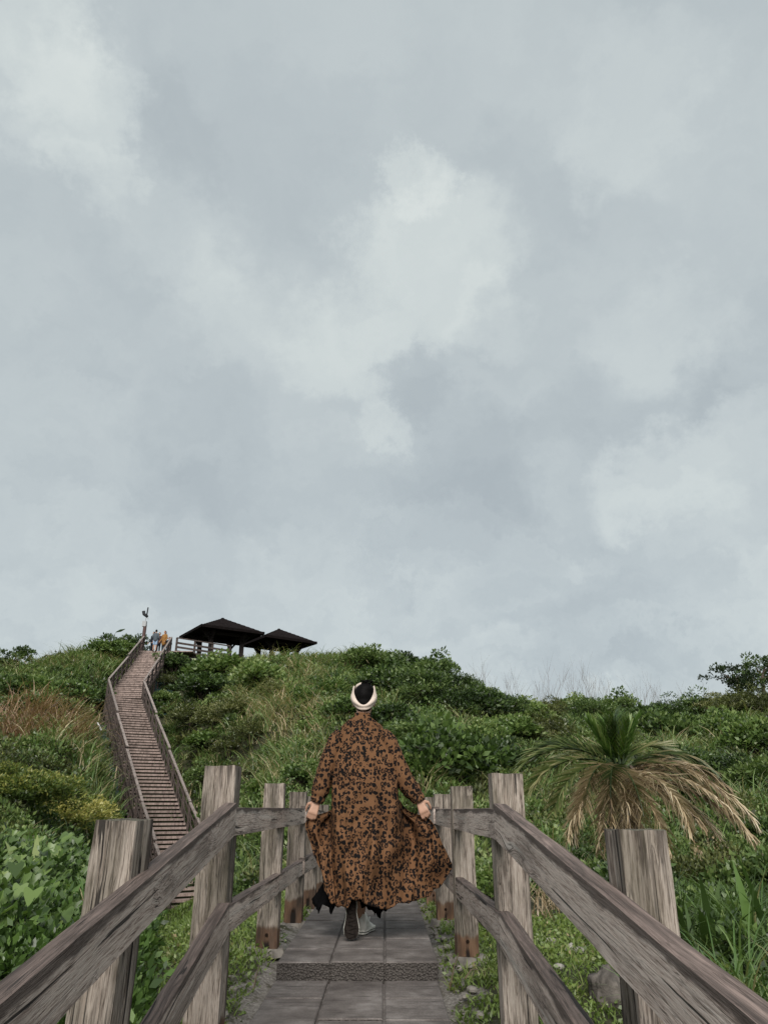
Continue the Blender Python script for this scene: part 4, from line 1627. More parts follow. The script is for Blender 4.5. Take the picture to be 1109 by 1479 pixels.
# ------------------------------------------------------------------ plant building blocks (all numpy)
def leaf_arrays(pos, dirn, size, aspect, tint, fold=.18, r=rng):
    """one bent diamond leaf per position"""
    N = len(pos)
    d = dirn / np.maximum(np.linalg.norm(dirn, axis=1, keepdims=True), 1e-6)
    rv = r.normal(size=(N, 3))
    s = np.cross(d, rv)
    s /= np.maximum(np.linalg.norm(s, axis=1, keepdims=True), 1e-6)
    n = np.cross(s, d)
    sz = size[:, None]
    v0 = pos
    v1 = pos + d * sz * .45 + s * sz * aspect * .5 + n * sz * fold * .5
    v2 = pos + d * sz - n * sz * fold * .6
    v3 = pos + d * sz * .45 - s * sz * aspect * .5 + n * sz * fold * .5
    V = np.stack([v0, v1, v2, v3], 1).reshape(-1, 3)
    F = np.arange(N * 4).reshape(N, 4)
    T = np.repeat(tint, 4)
    return V, F, T


def blade_arrays(base, h, w, az, lean, droop, tint, levels=5, tipw=.08, tint_tip=.1, face=None, r=rng):
    """arching blades: h length, lean start angle from vertical, droop how far it bends over"""
    N = len(base)
    t = np.linspace(0, 1, levels)
    out = np.zeros((N, levels, 2, 3))
    dx, dy = np.cos(az), np.sin(az)
    fa = az + math.pi / 2 + (r.normal(size=N) * .6 if face is None else face)
    sx, sy = np.cos(fa), np.sin(fa)
    x = np.zeros(N)
    z = np.zeros(N)
    tt = np.zeros((N, levels, 2))
    for i in range(levels):
        if i:
            ang = lean + droop * ((t[i] + t[i - 1]) / 2) ** 1.5
            st = h / (levels - 1)
            x = x + np.sin(ang) * st
            z = z + np.cos(ang) * st
        ww = w * (tipw + (1 - tipw) * (1 - t[i] ** 1.8)) * .5 * (0.6 + .4 * min(1, t[i] * 5 + .2))
        c = base + np.stack([dx * x, dy * x, z], 1)
        o = np.stack([sx * ww, sy * ww, np.zeros(N)], 1)
        out[:, i, 0] = c + o
        out[:, i, 1] = c - o
        tt[:, i, :] = (tint + tint_tip * t[i])[:, None]
    V = out.reshape(-1, 3)
    k = np.arange(N)[:, None, None] * levels * 2
    q = np.arange(levels - 1)[None, :, None] * 2
    F = (k + q + np.array([0, 1, 3, 2])[None, None]).reshape(-1, 4)
    return V, F, tt.ravel()


def merge(parts):
    V, F, T = [], [], []
    n = 0
    for (v, f, t) in parts:
        V.append(v)
        F.append(f + n)
        T.append(t)
        n += len(v)
    return np.concatenate(V), np.concatenate(F), np.concatenate(T)


def clump_leaves(centers, radii, per, size, r, up=.5, aspect=.5, tint0=.45, flat=.75, tvar=.20, size_var=.35):
    """leafy puffs: per leaves on the upper shell of every puff"""
    n = len(centers)
    N = n * per
    d = r.normal(size=(N, 3))
    d[:, 2] = np.abs(d[:, 2]) * 1.0 - .25
    d /= np.linalg.norm(d, axis=1, keepdims=True)
    c = np.repeat(centers, per, 0)
    R_ = np.repeat(radii, per)
    rad = R_ * (.55 + .5 * r.random(N) ** .6)
    pos = c + d * rad[:, None] * np.array([1, 1, flat])
    dirn = d + np.array([0, 0, up]) + r.normal(size=(N, 3)) * .55
    sz = np.repeat(np.broadcast_to(size, (n,)), per) * (1 + (r.random(N) - .5) * 2 * size_var)
    pt = np.repeat(r.normal(size=n) * .14, per)
    tint = np.clip(tint0 + pt + r.normal(size=N) * tvar + .12 * d[:, 2], 0, 1)  # upper leaves tinted lighter: young growth, and light from above put into colour
    return leaf_arrays(pos, dirn, sz, aspect, tint, r=r)


def shrub_proto(seed, puffs, per, leaf, aspect, rx=1.0, rz=.8, puff_r=.30, tint0=.45, ragged=.25):
    """unit shrub (radius about 1): crown mesh and stem mesh"""
    r = np.random.default_rng(seed)
    d = r.normal(size=(puffs, 3))
    d[:, 2] = np.abs(d[:, 2]) * .95 - .12
    d /= np.linalg.norm(d, axis=1, keepdims=True)
    rad = (.74 + ragged * (r.random(puffs) - .5) * 1.5)
    c = d * rad[:, None] * np.array([rx, rx, rz]) + np.array([0, 0, .10])
    inner = r.normal(size=(puffs // 3, 3)) * .3 + np.array([0, 0, .3])
    c = np.concatenate([c, inner])
    pr = puff_r * (.65 + .75 * r.random(len(c)))
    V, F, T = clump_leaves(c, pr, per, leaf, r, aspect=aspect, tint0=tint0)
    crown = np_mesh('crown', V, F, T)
    mb = MB()
    rs = random.Random(seed)
    for k in range(7):
        e = c[rs.randrange(len(c))]
        mid = Vector(e) * .5 + Vector((rs.uniform(-.1, .1), rs.uniform(-.1, .1), .02))
        mb.tube([(rs.uniform(-.06, .06), rs.uniform(-.06, .06), -.35), mid, Vector(e)], [.040, .026, .010], 6)
    stem = mb.mesh('stem')
    stem.materials.append(M['bark'])
    return crown, stem


PROTO = {}


def get_proto(kind, k):
    key = (kind, k)
    if key not in PROTO:
        if kind == 'dark':
            PROTO[key] = shrub_proto(100 + k, 46, 46, .145, .55, 1.0, .78)
        elif kind == 'mid':
            PROTO[key] = shrub_proto(200 + k, 44, 48, .15, .6, 1.0, .75, tint0=.5)
        elif kind == 'fine':
            PROTO[key] = shrub_proto(300 + k, 52, 70, .10, .42, 1.0, .72, .27)
        elif kind == 'olive':
            PROTO[key] = shrub_proto(400 + k, 46, 60, .11, .4, 1.0, .72, .28)
        elif kind == 'yellow':
            PROTO[key] = shrub_proto(500 + k, 60, 120, .085, .34, 1.0, .72, .25, tint0=.60)
    return PROTO[key]


LEAFMAT = {'dark': 'leaf_dark', 'mid': 'leaf_mid', 'fine': 'leaf_dark', 'olive': 'leaf_olive', 'yellow': 'leaf_yellow'}
_mats_done = {}


def add_shrub(name, loc, rad, kind, k, label, group=None, zs=1.0, rz=None, cat='shrub'):
    zs = zs * random.uniform(.72, 1.0)
    crown, stem = get_proto(kind, k)
    if not crown.materials:
        crown.materials.append(M[LEAFMAT[kind]])
    root = empty(name, loc, rz if rz is not None else random.uniform(0, 6.28), label, cat, group)
    for nm, me in (('crown', crown), ('stem', stem)):
        o = bpy.data.objects.new(nm, me)
        C.objects.link(o)
        o.parent = root
        o.scale = (rad, rad, rad * zs)
        o.location = (0, 0, .30 * rad * zs)
    return root


# which plant grows where, as fields over the photograph
def bump2(u, v, cu, cv, su, sv):
    return np.exp(-((u - cu) / su) ** 2 - ((v - cv) / sv) ** 2)


def grass_field(u, v):
    g = .16 + .0 * u
    g = g + .62 * bump2(u, v, 415, 1040, 62, 100) + .5 * bump2(u, v, 340, 1140, 80, 60) + .6 * bump2(u, v, 470, 965, 45, 35)
    g = g + .75 * bump2(u, v, 110, 950, 90, 32) + .8 * bump2(u, v, 150, 1120, 60, 80) - .3 * bump2(u, v, 45, 1065, 60, 35) + .45 * bump2(u, v, 280, 1100, 40, 80)
    g = g - .5 * bump2(u, v, 640, 1040, 130, 110) - .5 * bump2(u, v, 310, 975, 60, 40) - .5 * bump2(u, v, 60, 1012, 70, 20) - .5 * bump2(u, v, 50, 1150, 70, 35)
    g = g + .30 * bump2(u, v, 1000, 1120, 70, 50) + .35 * bump2(u, v, 695, 1005, 50, 30) + .25 * bump2(u, v, 840, 1010, 60, 20)
    return np.clip(g, .03, .95)


def straw_field(u, v):
    s = .03 + .42 * bump2(u, v, 420, 1040, 55, 65) + .25 * bump2(u, v, 345, 1010, 45, 50) + .3 * bump2(u, v, 470, 1090, 40, 50)
    s = s + .25 * bump2(u, v, 690, 1010, 50, 30)  + .15 * bump2(u, v, 300, 1150, 50, 60) 
    s = s + .25 * bump2(u, v, 90, 1090, 60, 40) + .4 * bump2(u, v, 790, 1280, 60, 60)
    return np.clip(s, 0, .9)


def scatter(n, y0, y1, amax=.70, seed=1, power=1.0):
    r = np.random.default_rng(seed)
    y = y0 + (y1 - y0) * r.random(n) ** power
    a = (r.random(n) * 2 - 1) * amax
    x = a * y
    z = ground_z(x, y)
    return x, y, z, r


def on_lawn(x, y):
    left = (x > -3.1 - .1 * (y - 5)) & (x < -.5) & (y < 12.5) & (x / y > -.315)
    valley = (x / y > -.315) & (x / y < -.20) & (y < 27)
    right = (x > .3) & (x < 2.3 - .12 * (y - 3)) & (y < 7.6)
    mid = (np.abs(x + .16) < 1.2) & (y < 10.5)
    return left | right | mid | valley


# ------------------------------------------------------------------ hillside vegetation as masses
def build_masses():
    # leafy cover: every plant a dome of several puffs, with gaps between plants
    parts = {'undergrowth': [], 'scrub': [], 'brushwood': []}
    x, y, z, r = scatter(5900, 9.0, 66, seed=11)
    keep = ~on_lawn(x, y) & (stair_dist(x, y) > 1.7) & ~((x / y > .12) & (y < 11.8)) & (np.hypot(x - PALM[0], y - PALM[1]) > 1.5)
    p = np.stack([x, y, z], 1)[keep]
    u, v = proj(p)
    gf = grass_field(u, v)
    pl = p[r.random(len(p)) > gf * .75]
    yl = pl[:, 1]
    kind = r.random(len(pl)) + .3 * np.sin(pl[:, 0] * .35) * np.cos(pl[:, 1] * .3)
    nearst = 1 - .6 * (1 - smoothstep(stair_dist(pl[:, 0], pl[:, 1]), 1.7, 5))
    for nm, m, t0 in (('undergrowth', kind < .40, .40), ('scrub', (kind >= .40) & (kind < .78), .48), ('brushwood', kind >= .78, .47)):
        c = pl[m]
        n = len(c)
        q = 8
        R0 = (.40 + .55 * r.random(n) ** 1.4) * nearst[m] * (.55 + .45 * smoothstep(c[:, 1], 10, 24))
        Rr = np.repeat(R0, q)
        d = r.normal(size=(n * q, 3))
        d[:, 2] = np.abs(d[:, 2]) * .9
        d /= np.linalg.norm(d, axis=1, keepdims=True)
        cc = np.repeat(c, q, 0) + d * (Rr * (.7 + .25 * r.random(n * q)))[:, None] * np.array([1.05, 1.05, .85]) + np.array([0, 0, .10])
        rad = Rr * (.30 + .18 * r.random(n * q))
        size = (.050 + .0023 * np.repeat(c[:, 1], q)) * np.repeat(.75 + .6 * r.random(n), q)
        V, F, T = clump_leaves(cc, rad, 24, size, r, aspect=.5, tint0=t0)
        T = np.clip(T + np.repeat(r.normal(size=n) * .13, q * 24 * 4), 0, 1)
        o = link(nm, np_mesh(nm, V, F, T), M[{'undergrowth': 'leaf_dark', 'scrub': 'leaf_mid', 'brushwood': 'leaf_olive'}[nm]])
        tag(o, {'undergrowth': 'dark leafy undergrowth covering the hillside', 'scrub': 'mid green leafy scrub spread over the hillside', 'brushwood': 'olive brush dotted over the hillside'}[nm], 'undergrowth', kind='stuff')
    # thin low cover so that the bare soil only shows in patches
    x, y, z, r = scatter(7300, 9.0, 66, seed=17)
    keep = ~on_lawn(x, y) & (stair_dist(x, y) > 1.3) & ~((x / y > .12) & (y < 8.5))
    p = np.stack([x, y, z + .06], 1)[keep]
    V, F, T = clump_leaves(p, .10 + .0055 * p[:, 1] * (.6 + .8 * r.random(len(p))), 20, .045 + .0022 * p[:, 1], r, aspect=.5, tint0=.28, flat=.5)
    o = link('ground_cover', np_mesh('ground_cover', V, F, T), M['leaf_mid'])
    tag(o, 'low leafy creepers between the shrubs of the hillside', 'ground cover', kind='stuff')
    # tall grass
    x, y, z, r = scatter(10700, 9.0, 66, seed=23)
    keep = ~on_lawn(x, y) & (stair_dist(x, y) > 1.4) & ~((x / y > .12) & (y < 11.8)) & (np.hypot(x - PALM[0], y - PALM[1]) > 1.4)
    p = np.stack([x, y, z], 1)[keep]
    u, v = proj(p)
    gf = grass_field(u, v)
    sel = r.random(len(p)) < gf
    pg = p[sel]
    s = straw_field(u, v)[sel]
    n = len(pg)
    per = 34
    N = n * per
    b = np.repeat(pg, per, 0) + r.normal(size=(N, 3)) * np.array([.22, .22, 0])
    near = np.repeat(1 - .5 * (1 - smoothstep(stair_dist(pg[:, 0], pg[:, 1]), 1.5, 4.5)), per)
    yy = b[:, 1]
    hill = np.repeat((.55 + .75 * r.random(n)) * (1 + .25 * np.sin(pg[:, 0] * .9) * np.cos(pg[:, 1] * .7)), per)
    h = (.8 + .95 * r.random(N)) * near * hill * (.55 + .5 * smoothstep(yy, 12, 26))
    w = (.010 + .0011 * yy) * (.6 + .7 * r.random(N))
    az = r.random(N) * 6.28
    strawb = r.random(N) < np.repeat(s * (.4 + 1.2 * r.random(n)), per)
    tint = np.where(strawb, .82 + .12 * r.normal(size=N), .42 + .13 * r.normal(size=N) + np.repeat(r.normal(size=n) * .10, per))
    V, F, T = blade_arrays(b - np.array([0, 0, .05]), h, w, az, .05 + .35 * r.random(N), 1.1 + 1.3 * r.random(N), np.clip(tint, 0, 1), 6, r=r)
    o = link('tall_grass', np_mesh('tall_grass', V, F, np.clip(T, 0, 1)), M['grass_tall'])
    tag(o, 'tall arching grass, partly dried, covering the hillside', 'grass', kind='stuff')


_pc = P(893, 1108, 10.2)
PALM = (_pc.x, _pc.y)
build_masses()


def build_lawn():
    r = np.random.default_rng(31)
    n = 150000
    y = 1.6 + 11.0 * r.random(n) ** 1.35
    x = (r.random(n) * 2 - 1) * (.55 + .5 * y)
    x = np.clip(x, -5, 4)
    d = np.abs(x + .165)
    nz = np.array([mnoise.noise(Vector((a * 1.6, b * 1.6, 0))) for a, b in zip(x, y)])
    nz2 = np.array([mnoise.noise(Vector((a * 4.5, b * 4.5, 5))) for a, b in zip(x, y)])
    ok = on_lawn(x, y) & (d > .52 + .34 * np.maximum(0, nz2 + .18)) & (r.random(n) < .80 + nz * .8)
    x, y, nz = x[ok], y[ok], nz[ok]
    N = len(x)
    b = np.stack([x, y, ground_z(x, y) - .005], 1)
    h = (.030 + .050 * r.random(N)) * (1 + .8 * np.maximum(0, nz)) * (1 + .02 * y)
    w = (.005 + .005 * r.random(N)) * (1 + .06 * y)
    g1 = blade_arrays(b, h, w, r.random(N) * 6.28, .2 + .7 * r.random(N), .5 + .9 * r.random(N), np.clip(.42 + .15 * r.normal(size=N) + nz * .25, 0, .9), 4, r=r)
    # clover and broad weeds
    k = r.random(N) < .42
    bb = b[k]
    m = len(bb)
    dirn = np.stack([r.normal(size=m), r.normal(size=m), .35 + .3 * r.random(m)], 1)
    g2 = leaf_arrays(bb + np.array([0, 0, .02]) + np.stack([np.zeros(m), np.zeros(m), .03 * r.random(m)], 1), dirn, (.012 + .016 * r.random(m)) * (1 + .06 * bb[:, 1]), .62, np.clip(.5 + .17 * r.normal(size=m) + nz[k] * .2, 0, .93), r=r)
    V, F, T = merge([g1, g2])
    o = link('lawn_grass', np_mesh('lawn_grass', V, F, np.clip(T, 0, 1)), M['lawn'])
    tag(o, 'short bright green grass and clover on both sides of the path', 'grass', kind='stuff')
    # valley meadow running down to the foot of the stairs
    n = 30000
    y = 10 + 20 * r.random(n)
    a = -.345 + .20 * r.random(n)
    x = a * y
    ok = stair_dist(x, y) > 1.1
    x, y = x[ok], y[ok]
    N = len(x)
    b = np.stack([x, y, ground_z(x, y) - .01], 1)
    g = blade_arrays(b, .07 + .14 * r.random(N), .012 + .0009 * y, r.random(N) * 6.28, .2 + .5 * r.random(N), .6 + .8 * r.random(N), np.clip(.45 + .16 * r.normal(size=N), 0, .95), 3, r=r)
    o = link('meadow_grass', np_mesh('meadow_grass', *g), M['lawn'])
    tag(o, 'ragged meadow grass in the hollow below the staircase', 'grass', kind='stuff')
    # loose gravel and broken mortar beside the paving
    mb = MB()
    rs = random.Random(9)
    for k in range(420):
        y = rs.uniform(2.0, 9.5)
        sd = rs.choice((-1, 1))
        x = -.165 + sd * (.47 + abs(rs.gauss(0, .10)))
        s = rs.choice((.005, .006, .008, .010, .016)) * rs.uniform(.8, 1.3)
        mb.ell((x, y, gz(x, y) + s * .3), (s * rs.uniform(.8, 1.5), s * rs.uniform(.8, 1.5), s * .7), 6, 4, Matrix.Rotation(rs.uniform(0, 3), 3, 'Z'))
    o = mb.build('gravel', M['concrete'])
    tag(o, 'loose pale gravel along the edges of the paving', 'gravel', kind='stuff')


build_lawn()


def build_foliage_shrubs():
    """single shrubs that can be told apart from the scrub"""
    rs = random.Random(21)
    # (u, v of the middle, radius px, kind, label, group)
    L = []

    def put(u, v, rp, kind, label, group=None, zs=1.0, name='shrub', lift=None):
        p = hit(u, v + rp * .5)
        m = p.y / 1090
        rad = rp * m * 1.34
        add_shrub(name, (p.x, p.y, p.z + .12 * rad), rad, kind, rs.randrange(3), label, group, zs)

    put(598, 1078, 50, 'fine', 'broad flat domed shrub of fine dark leaves beside the coat wearer\'s right shoulder', zs=.75)
    put(648, 1122, 56, 'mid', 'fresh mid green shrub above the fence between coat and tall post')
    put(600, 1135, 34, 'mid', 'mid green shrub just behind the sleeve over the path fence')
    put(460, 1085, 22, 'mid', 'small light green leafy shrub against the sleeve and straw grass')
    put(318, 975, 34, 'mid', 'rounded leafy shrub below the larger shelter')
    put(290, 1000, 30, 'dark', 'dark leafy shrub beside the upper stair flight')
    put(370, 985, 30, 'mid', 'leafy shrub under the gap between the two shelters')
    put(340, 1035, 32, 'olive', 'olive shrub in the slope below the shelters')
    gl = 'leafy shrub under the eaves of the hilltop shelters'
    gg = 'shrubs under the eaves of the hilltop shelters'
    for (u, v, rp) in [(250, 968, 20), (262, 955, 20), (240, 990, 13), (234, 1012, 11), (285, 948, 19), (310, 943, 20), (338, 940, 22), (362, 938, 20), (386, 937, 20), (410, 935, 20), (436, 934, 20), (460, 936, 18)]:
        put(u, v, rp, rs.choice(('mid', 'dark', 'olive')), gl, gg)
    gl = 'pale green bush among the reeds of the middle slope'
    gg = 'bushes among the reeds of the middle slope'
    for (u, v, rp) in [(275, 1045, 26), (310, 1050, 24), (365, 1065, 24), (400, 1100, 22), (330, 1090, 24), (440, 1020, 20), (455, 1060, 20), (395, 1005, 22), (480, 1000, 20), (500, 1035, 22)]:
        put(u, v, rp, rs.choice(('mid', 'mid', 'olive')), gl, gg)
    gl = 'dark green shrub on the upper slope behind the walker'
    gg = 'dark shrubs of the upper slope behind the walker'
    for (u, v, rp) in [(520, 962, 22), (555, 968, 24), (592, 976, 25), (628, 984, 26), (662, 1000, 26), (697, 1016, 26), (560, 1000, 32), (610, 1010, 36), (655, 1030, 34), (560, 1045, 30), (700, 1035, 32)]:
        put(u, v, rp, rs.choice(('dark', 'dark', 'fine')), gl, gg)
    gl = 'leafy shrub on the far ridge slope above and beside the palm'
    gg = 'shrubs of the far ridge slope'
    for (u, v, rp) in [(735, 1028, 26), (765, 1040, 28), (800, 1032, 22), (830, 1026, 22), (855, 1040, 28), (895, 1034, 22), (930, 1046, 26), (965, 1042, 26), (1000, 1040, 26), (1035, 1030, 26), (1070, 1026, 28), (1100, 1032, 28),
                       (740, 1065, 32), (790, 1070, 34), (960, 1075, 34), (1010, 1070, 32), (1055, 1070, 32), (1095, 1085, 34), (700, 1085, 30), (740, 1120, 36), (980, 1120, 36), (1040, 1125, 38), (1090, 1140, 36), (1010, 1170, 36), (1070, 1190, 34), (1100, 1220, 34), (700, 1130, 28)]:
        put(u, v, rp, rs.choice(('dark', 'dark', 'mid', 'fine', 'olive')), gl, gg)
    gl = 'dark leafy shrub on the bank to the outer side of the long staircase'
    gg = 'shrubs of the bank beside the staircase'
    for (u, v, rp) in [(20, 1005, 26), (60, 1005, 26), (100, 1012, 26), (135, 1020, 22), (30, 1030, 24), (90, 1035, 24), (150, 945, 20), (175, 945, 16)]:
        put(u, v, rp, rs.choice(('dark', 'mid')), gl, gg)
    gl = 'green shrub low on the slope between the staircase and the coat'
    gg = 'shrubs low on the slope between staircase and coat'
    for (u, v, rp) in [(300, 1080, 26), (340, 1200, 34), (420, 1230, 30), (390, 1150, 26), (450, 1190, 26), (360, 1260, 28), (300, 1130, 22), (440, 1130, 24)]:
        put(u, v, rp, rs.choice(('dark', 'mid')), gl, gg)


build_foliage_shrubs()


def add_at(name, u, v_base, Y, rad, kind, k, label, group=None, zs=1.0):
    p = P(u, v_base, Y)
    return add_shrub(name, (p.x, Y, gz(p.x, Y) - .05), rad, kind, k, label, group, zs)


def build_left_bank():
    # yellow tipped shrubs
    for (u, v, rp, zs, lab) in [(25, 1150, 74, .8, 'largest yellow tipped shrub on the bank below the russet grass'),
                                (98, 1182, 56, .75, 'yellow tipped shrub between the russet grass and the thick near post'),
                                (140, 1205, 26, .8, 'smallest yellow tipped shrub just over the top of the thick near post'), (-40, 1135, 60, .9, 'yellow tipped shrub cut by the picture edge')]:
        p = hit(u, v + rp * .6)
        m = p.y / 1110
        add_shrub('yellow_shrub', (p.x, p.y, p.z + .2 * rp * m), rp * m * 1.1, 'yellow', 0, lab, None, zs)
    # heart shaped leaves of a scrambling vine, and low weeds
    r = np.random.default_rng(77)
    n = 6000
    Y = 4.2 + 6.0 * r.random(n)
    a = -.29 - .33 * r.random(n)
    x = a * Y
    mound = np.array([.42 + .55 * mnoise.noise(Vector((xx * 1.1, yy * 1.1, 2.0))) for xx, yy in zip(x, Y)]) * smoothstep(-a, .30, .40) * (1.0 - .35 * smoothstep(-Y, -6.0, -4.5))
    h = np.maximum(.05, mound) * (.75 + .45 * r.random(n)) + .05
    pos = np.stack([x, Y, ground_z(x, Y) + h], 1)
    # heart outline
    th = np.linspace(0, 2 * math.pi, 12, endpoint=False)
    hx = np.array([0, .34, .50, .52, .40, .2, 0, -.2, -.40, -.52, -.50, -.34])
    hy = np.array([.08, -.06, .06, .30, .58, .84, 1.05, .84, .58, .30, .06, -.06])
    hz = .45 * np.abs(hx) - .18 * (hy - .3) ** 2
    size = .032 + .062 * r.random(n) ** 1.6
    az = r.random(n) * 6.28
    tilt = .15 + 1.15 * r.random(n)
    az = math.pi + r.normal(size=n) * 1.0
    V = np.zeros((n, 12, 3))
    lx = hx[None] * size[:, None]
    ly = hy[None] * size[:, None]
    lz = hz[None] * size[:, None]
    y2 = ly * np.cos(tilt)[:, None] - lz * np.sin(tilt)[:, None]
    z2 = -ly * np.sin(tilt)[:, None] + lz * np.cos(tilt)[:, None]
    pos[:, 2] += .10 * r.random(n) ** 2
    V[:, :, 0] = pos[:, 0:1] + lx * np.cos(az)[:, None] - y2 * np.sin(az)[:, None]
    V[:, :, 1] = pos[:, 1:2] + lx * np.sin(az)[:, None] + y2 * np.cos(az)[:, None]
    V[:, :, 2] = pos[:, 2:3] + z2
    base = np.arange(n)[:, None] * 12
    F = np.concatenate([base + np.array([q]) for q in ((0, 1, 2, 3), (0, 3, 4, 5), (0, 5, 6, 7), (0, 7, 8, 9), (0, 9, 10, 11))])
    T = np.repeat(np.clip(.42 + .17 * r.normal(size=n), 0, 1), 12)
    o = link('vine_leaves', np_mesh('vine_leaves', V.reshape(-1, 3), F, T), M['leaf_mid'])
    tag(o, 'heart shaped leaves of a vine covering the near bank', 'vines', kind='stuff')
    # small weeds filling between
    m = 5600
    Y = 3.2 + 8.5 * r.random(m)
    a = -.285 - .36 * r.random(m)
    x = a * Y
    mound = np.array([.36 + .5 * mnoise.noise(Vector((xx * 1.1, yy * 1.1, 2.0))) for xx, yy in zip(x, Y)]) * smoothstep(-a, .285, .40) * (1.0 - .35 * smoothstep(-Y, -6.0, -4.5))
    c = np.stack([x, Y, ground_z(x, Y) + np.maximum(.02, mound) * r.random(m)], 1)
    c[:, 2] += .02 + .16 * r.random(m)
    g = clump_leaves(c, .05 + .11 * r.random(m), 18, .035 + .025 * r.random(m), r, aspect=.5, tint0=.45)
    o = link('bank_weeds', np_mesh('bank_weeds', *g), M['leaf_fresh'])
    tag(o, 'small leafy weeds filling the near bank under the vine', 'weeds', kind='stuff')
    # arching grass tufts among them
    tufts = [(40, 1240, 7.0, .75, 'arching pale grass tuft rising from the vine leaves beside the big upright leaf'), (95, 1250, 7.4, .6, 'narrow pale grass tuft under the smallest yellow tipped shrub'),
             (20, 1330, 5.6, .5, 'thin grass tuft at the picture edge among the vine leaves'), (130, 1350, 5.2, .45, 'thin grass tuft against the lower half of the thick near post')]
    for (u, v, Yy, hh, lab) in tufts:
        x = P(u, v, Yy).x
        tuft('grass_tuft', (x, Yy, gz(x, Yy) + .2), 34, hh, .014, 'grass_tall', .36, lab)
    # one large upright leaf
    Yy = 6.6
    x = P(62, 1200, Yy).x
    tuft('broad_leaf_plant', (x, Yy, gz(x, Yy) + .45), 4, .36, .10, 'leaf_mid', .7, 'broad upright pale green leaves standing out of the vine on the near bank', spread=.3, droop=.5)
    # white flowers
    for k, (u, v, Yy) in enumerate([(74, 1320, 5.7), (70, 1346, 5.4), (64, 1349, 5.5), (92, 1310, 6.2)]):
        p = P(u, v, Yy)
        fl = MB()
        for q in range(5):
            rot = Matrix.Rotation(q * 2 * math.pi / 5, 3, 'Z')
            fl.ell(rot @ Vector((.016, 0, 0)), (.015, .009, .003), 8, 4, rot)
        e = empty('white_flower', p, 0, 'small white flower among the weeds of the near bank', 'flower', 'white flowers on the near bank')
        fo = fl.build('petals', M['petal'], e)
        fo.rotation_euler = (R(55), 0, k)
        stx = MB()
        stx.tube([(0, 0, -.3), (.01, .01, -.1), (0, 0, 0)], .003, 5)
        so = stx.build('stem', M['leaf_fresh'], e)


def tuft(name, loc, n, h, w, mat, tint0, label, group=None, spread=.55, droop=1.4, cat='grass', straw=0.1, seed=None, base_r=.06, levels=7):
    r = np.random.default_rng(seed if seed is not None else abs(hash(label)) % 9999)
    b = np.stack([r.normal(size=n) * base_r, r.normal(size=n) * base_r, np.full(n, -.05)], 1)
    hh = h * (.6 + .5 * r.random(n))
    tint = np.clip(tint0 + .12 * r.normal(size=n) + (r.random(n) < straw) * .4, 0, 1)
    az = r.random(n) * 6.28
    g = blade_arrays(b, hh, w * (.7 + .6 * r.random(n)), az, spread * r.random(n), droop * (.5 + .8 * r.random(n)), tint, levels, face=np.zeros(n), r=r)
    o = link(name, np_mesh(name, g[0], g[1], np.clip(g[2], 0, 1), smooth=True), M[mat])
    o.location = loc
    return tag(o, label, cat, group)





build_left_bank()


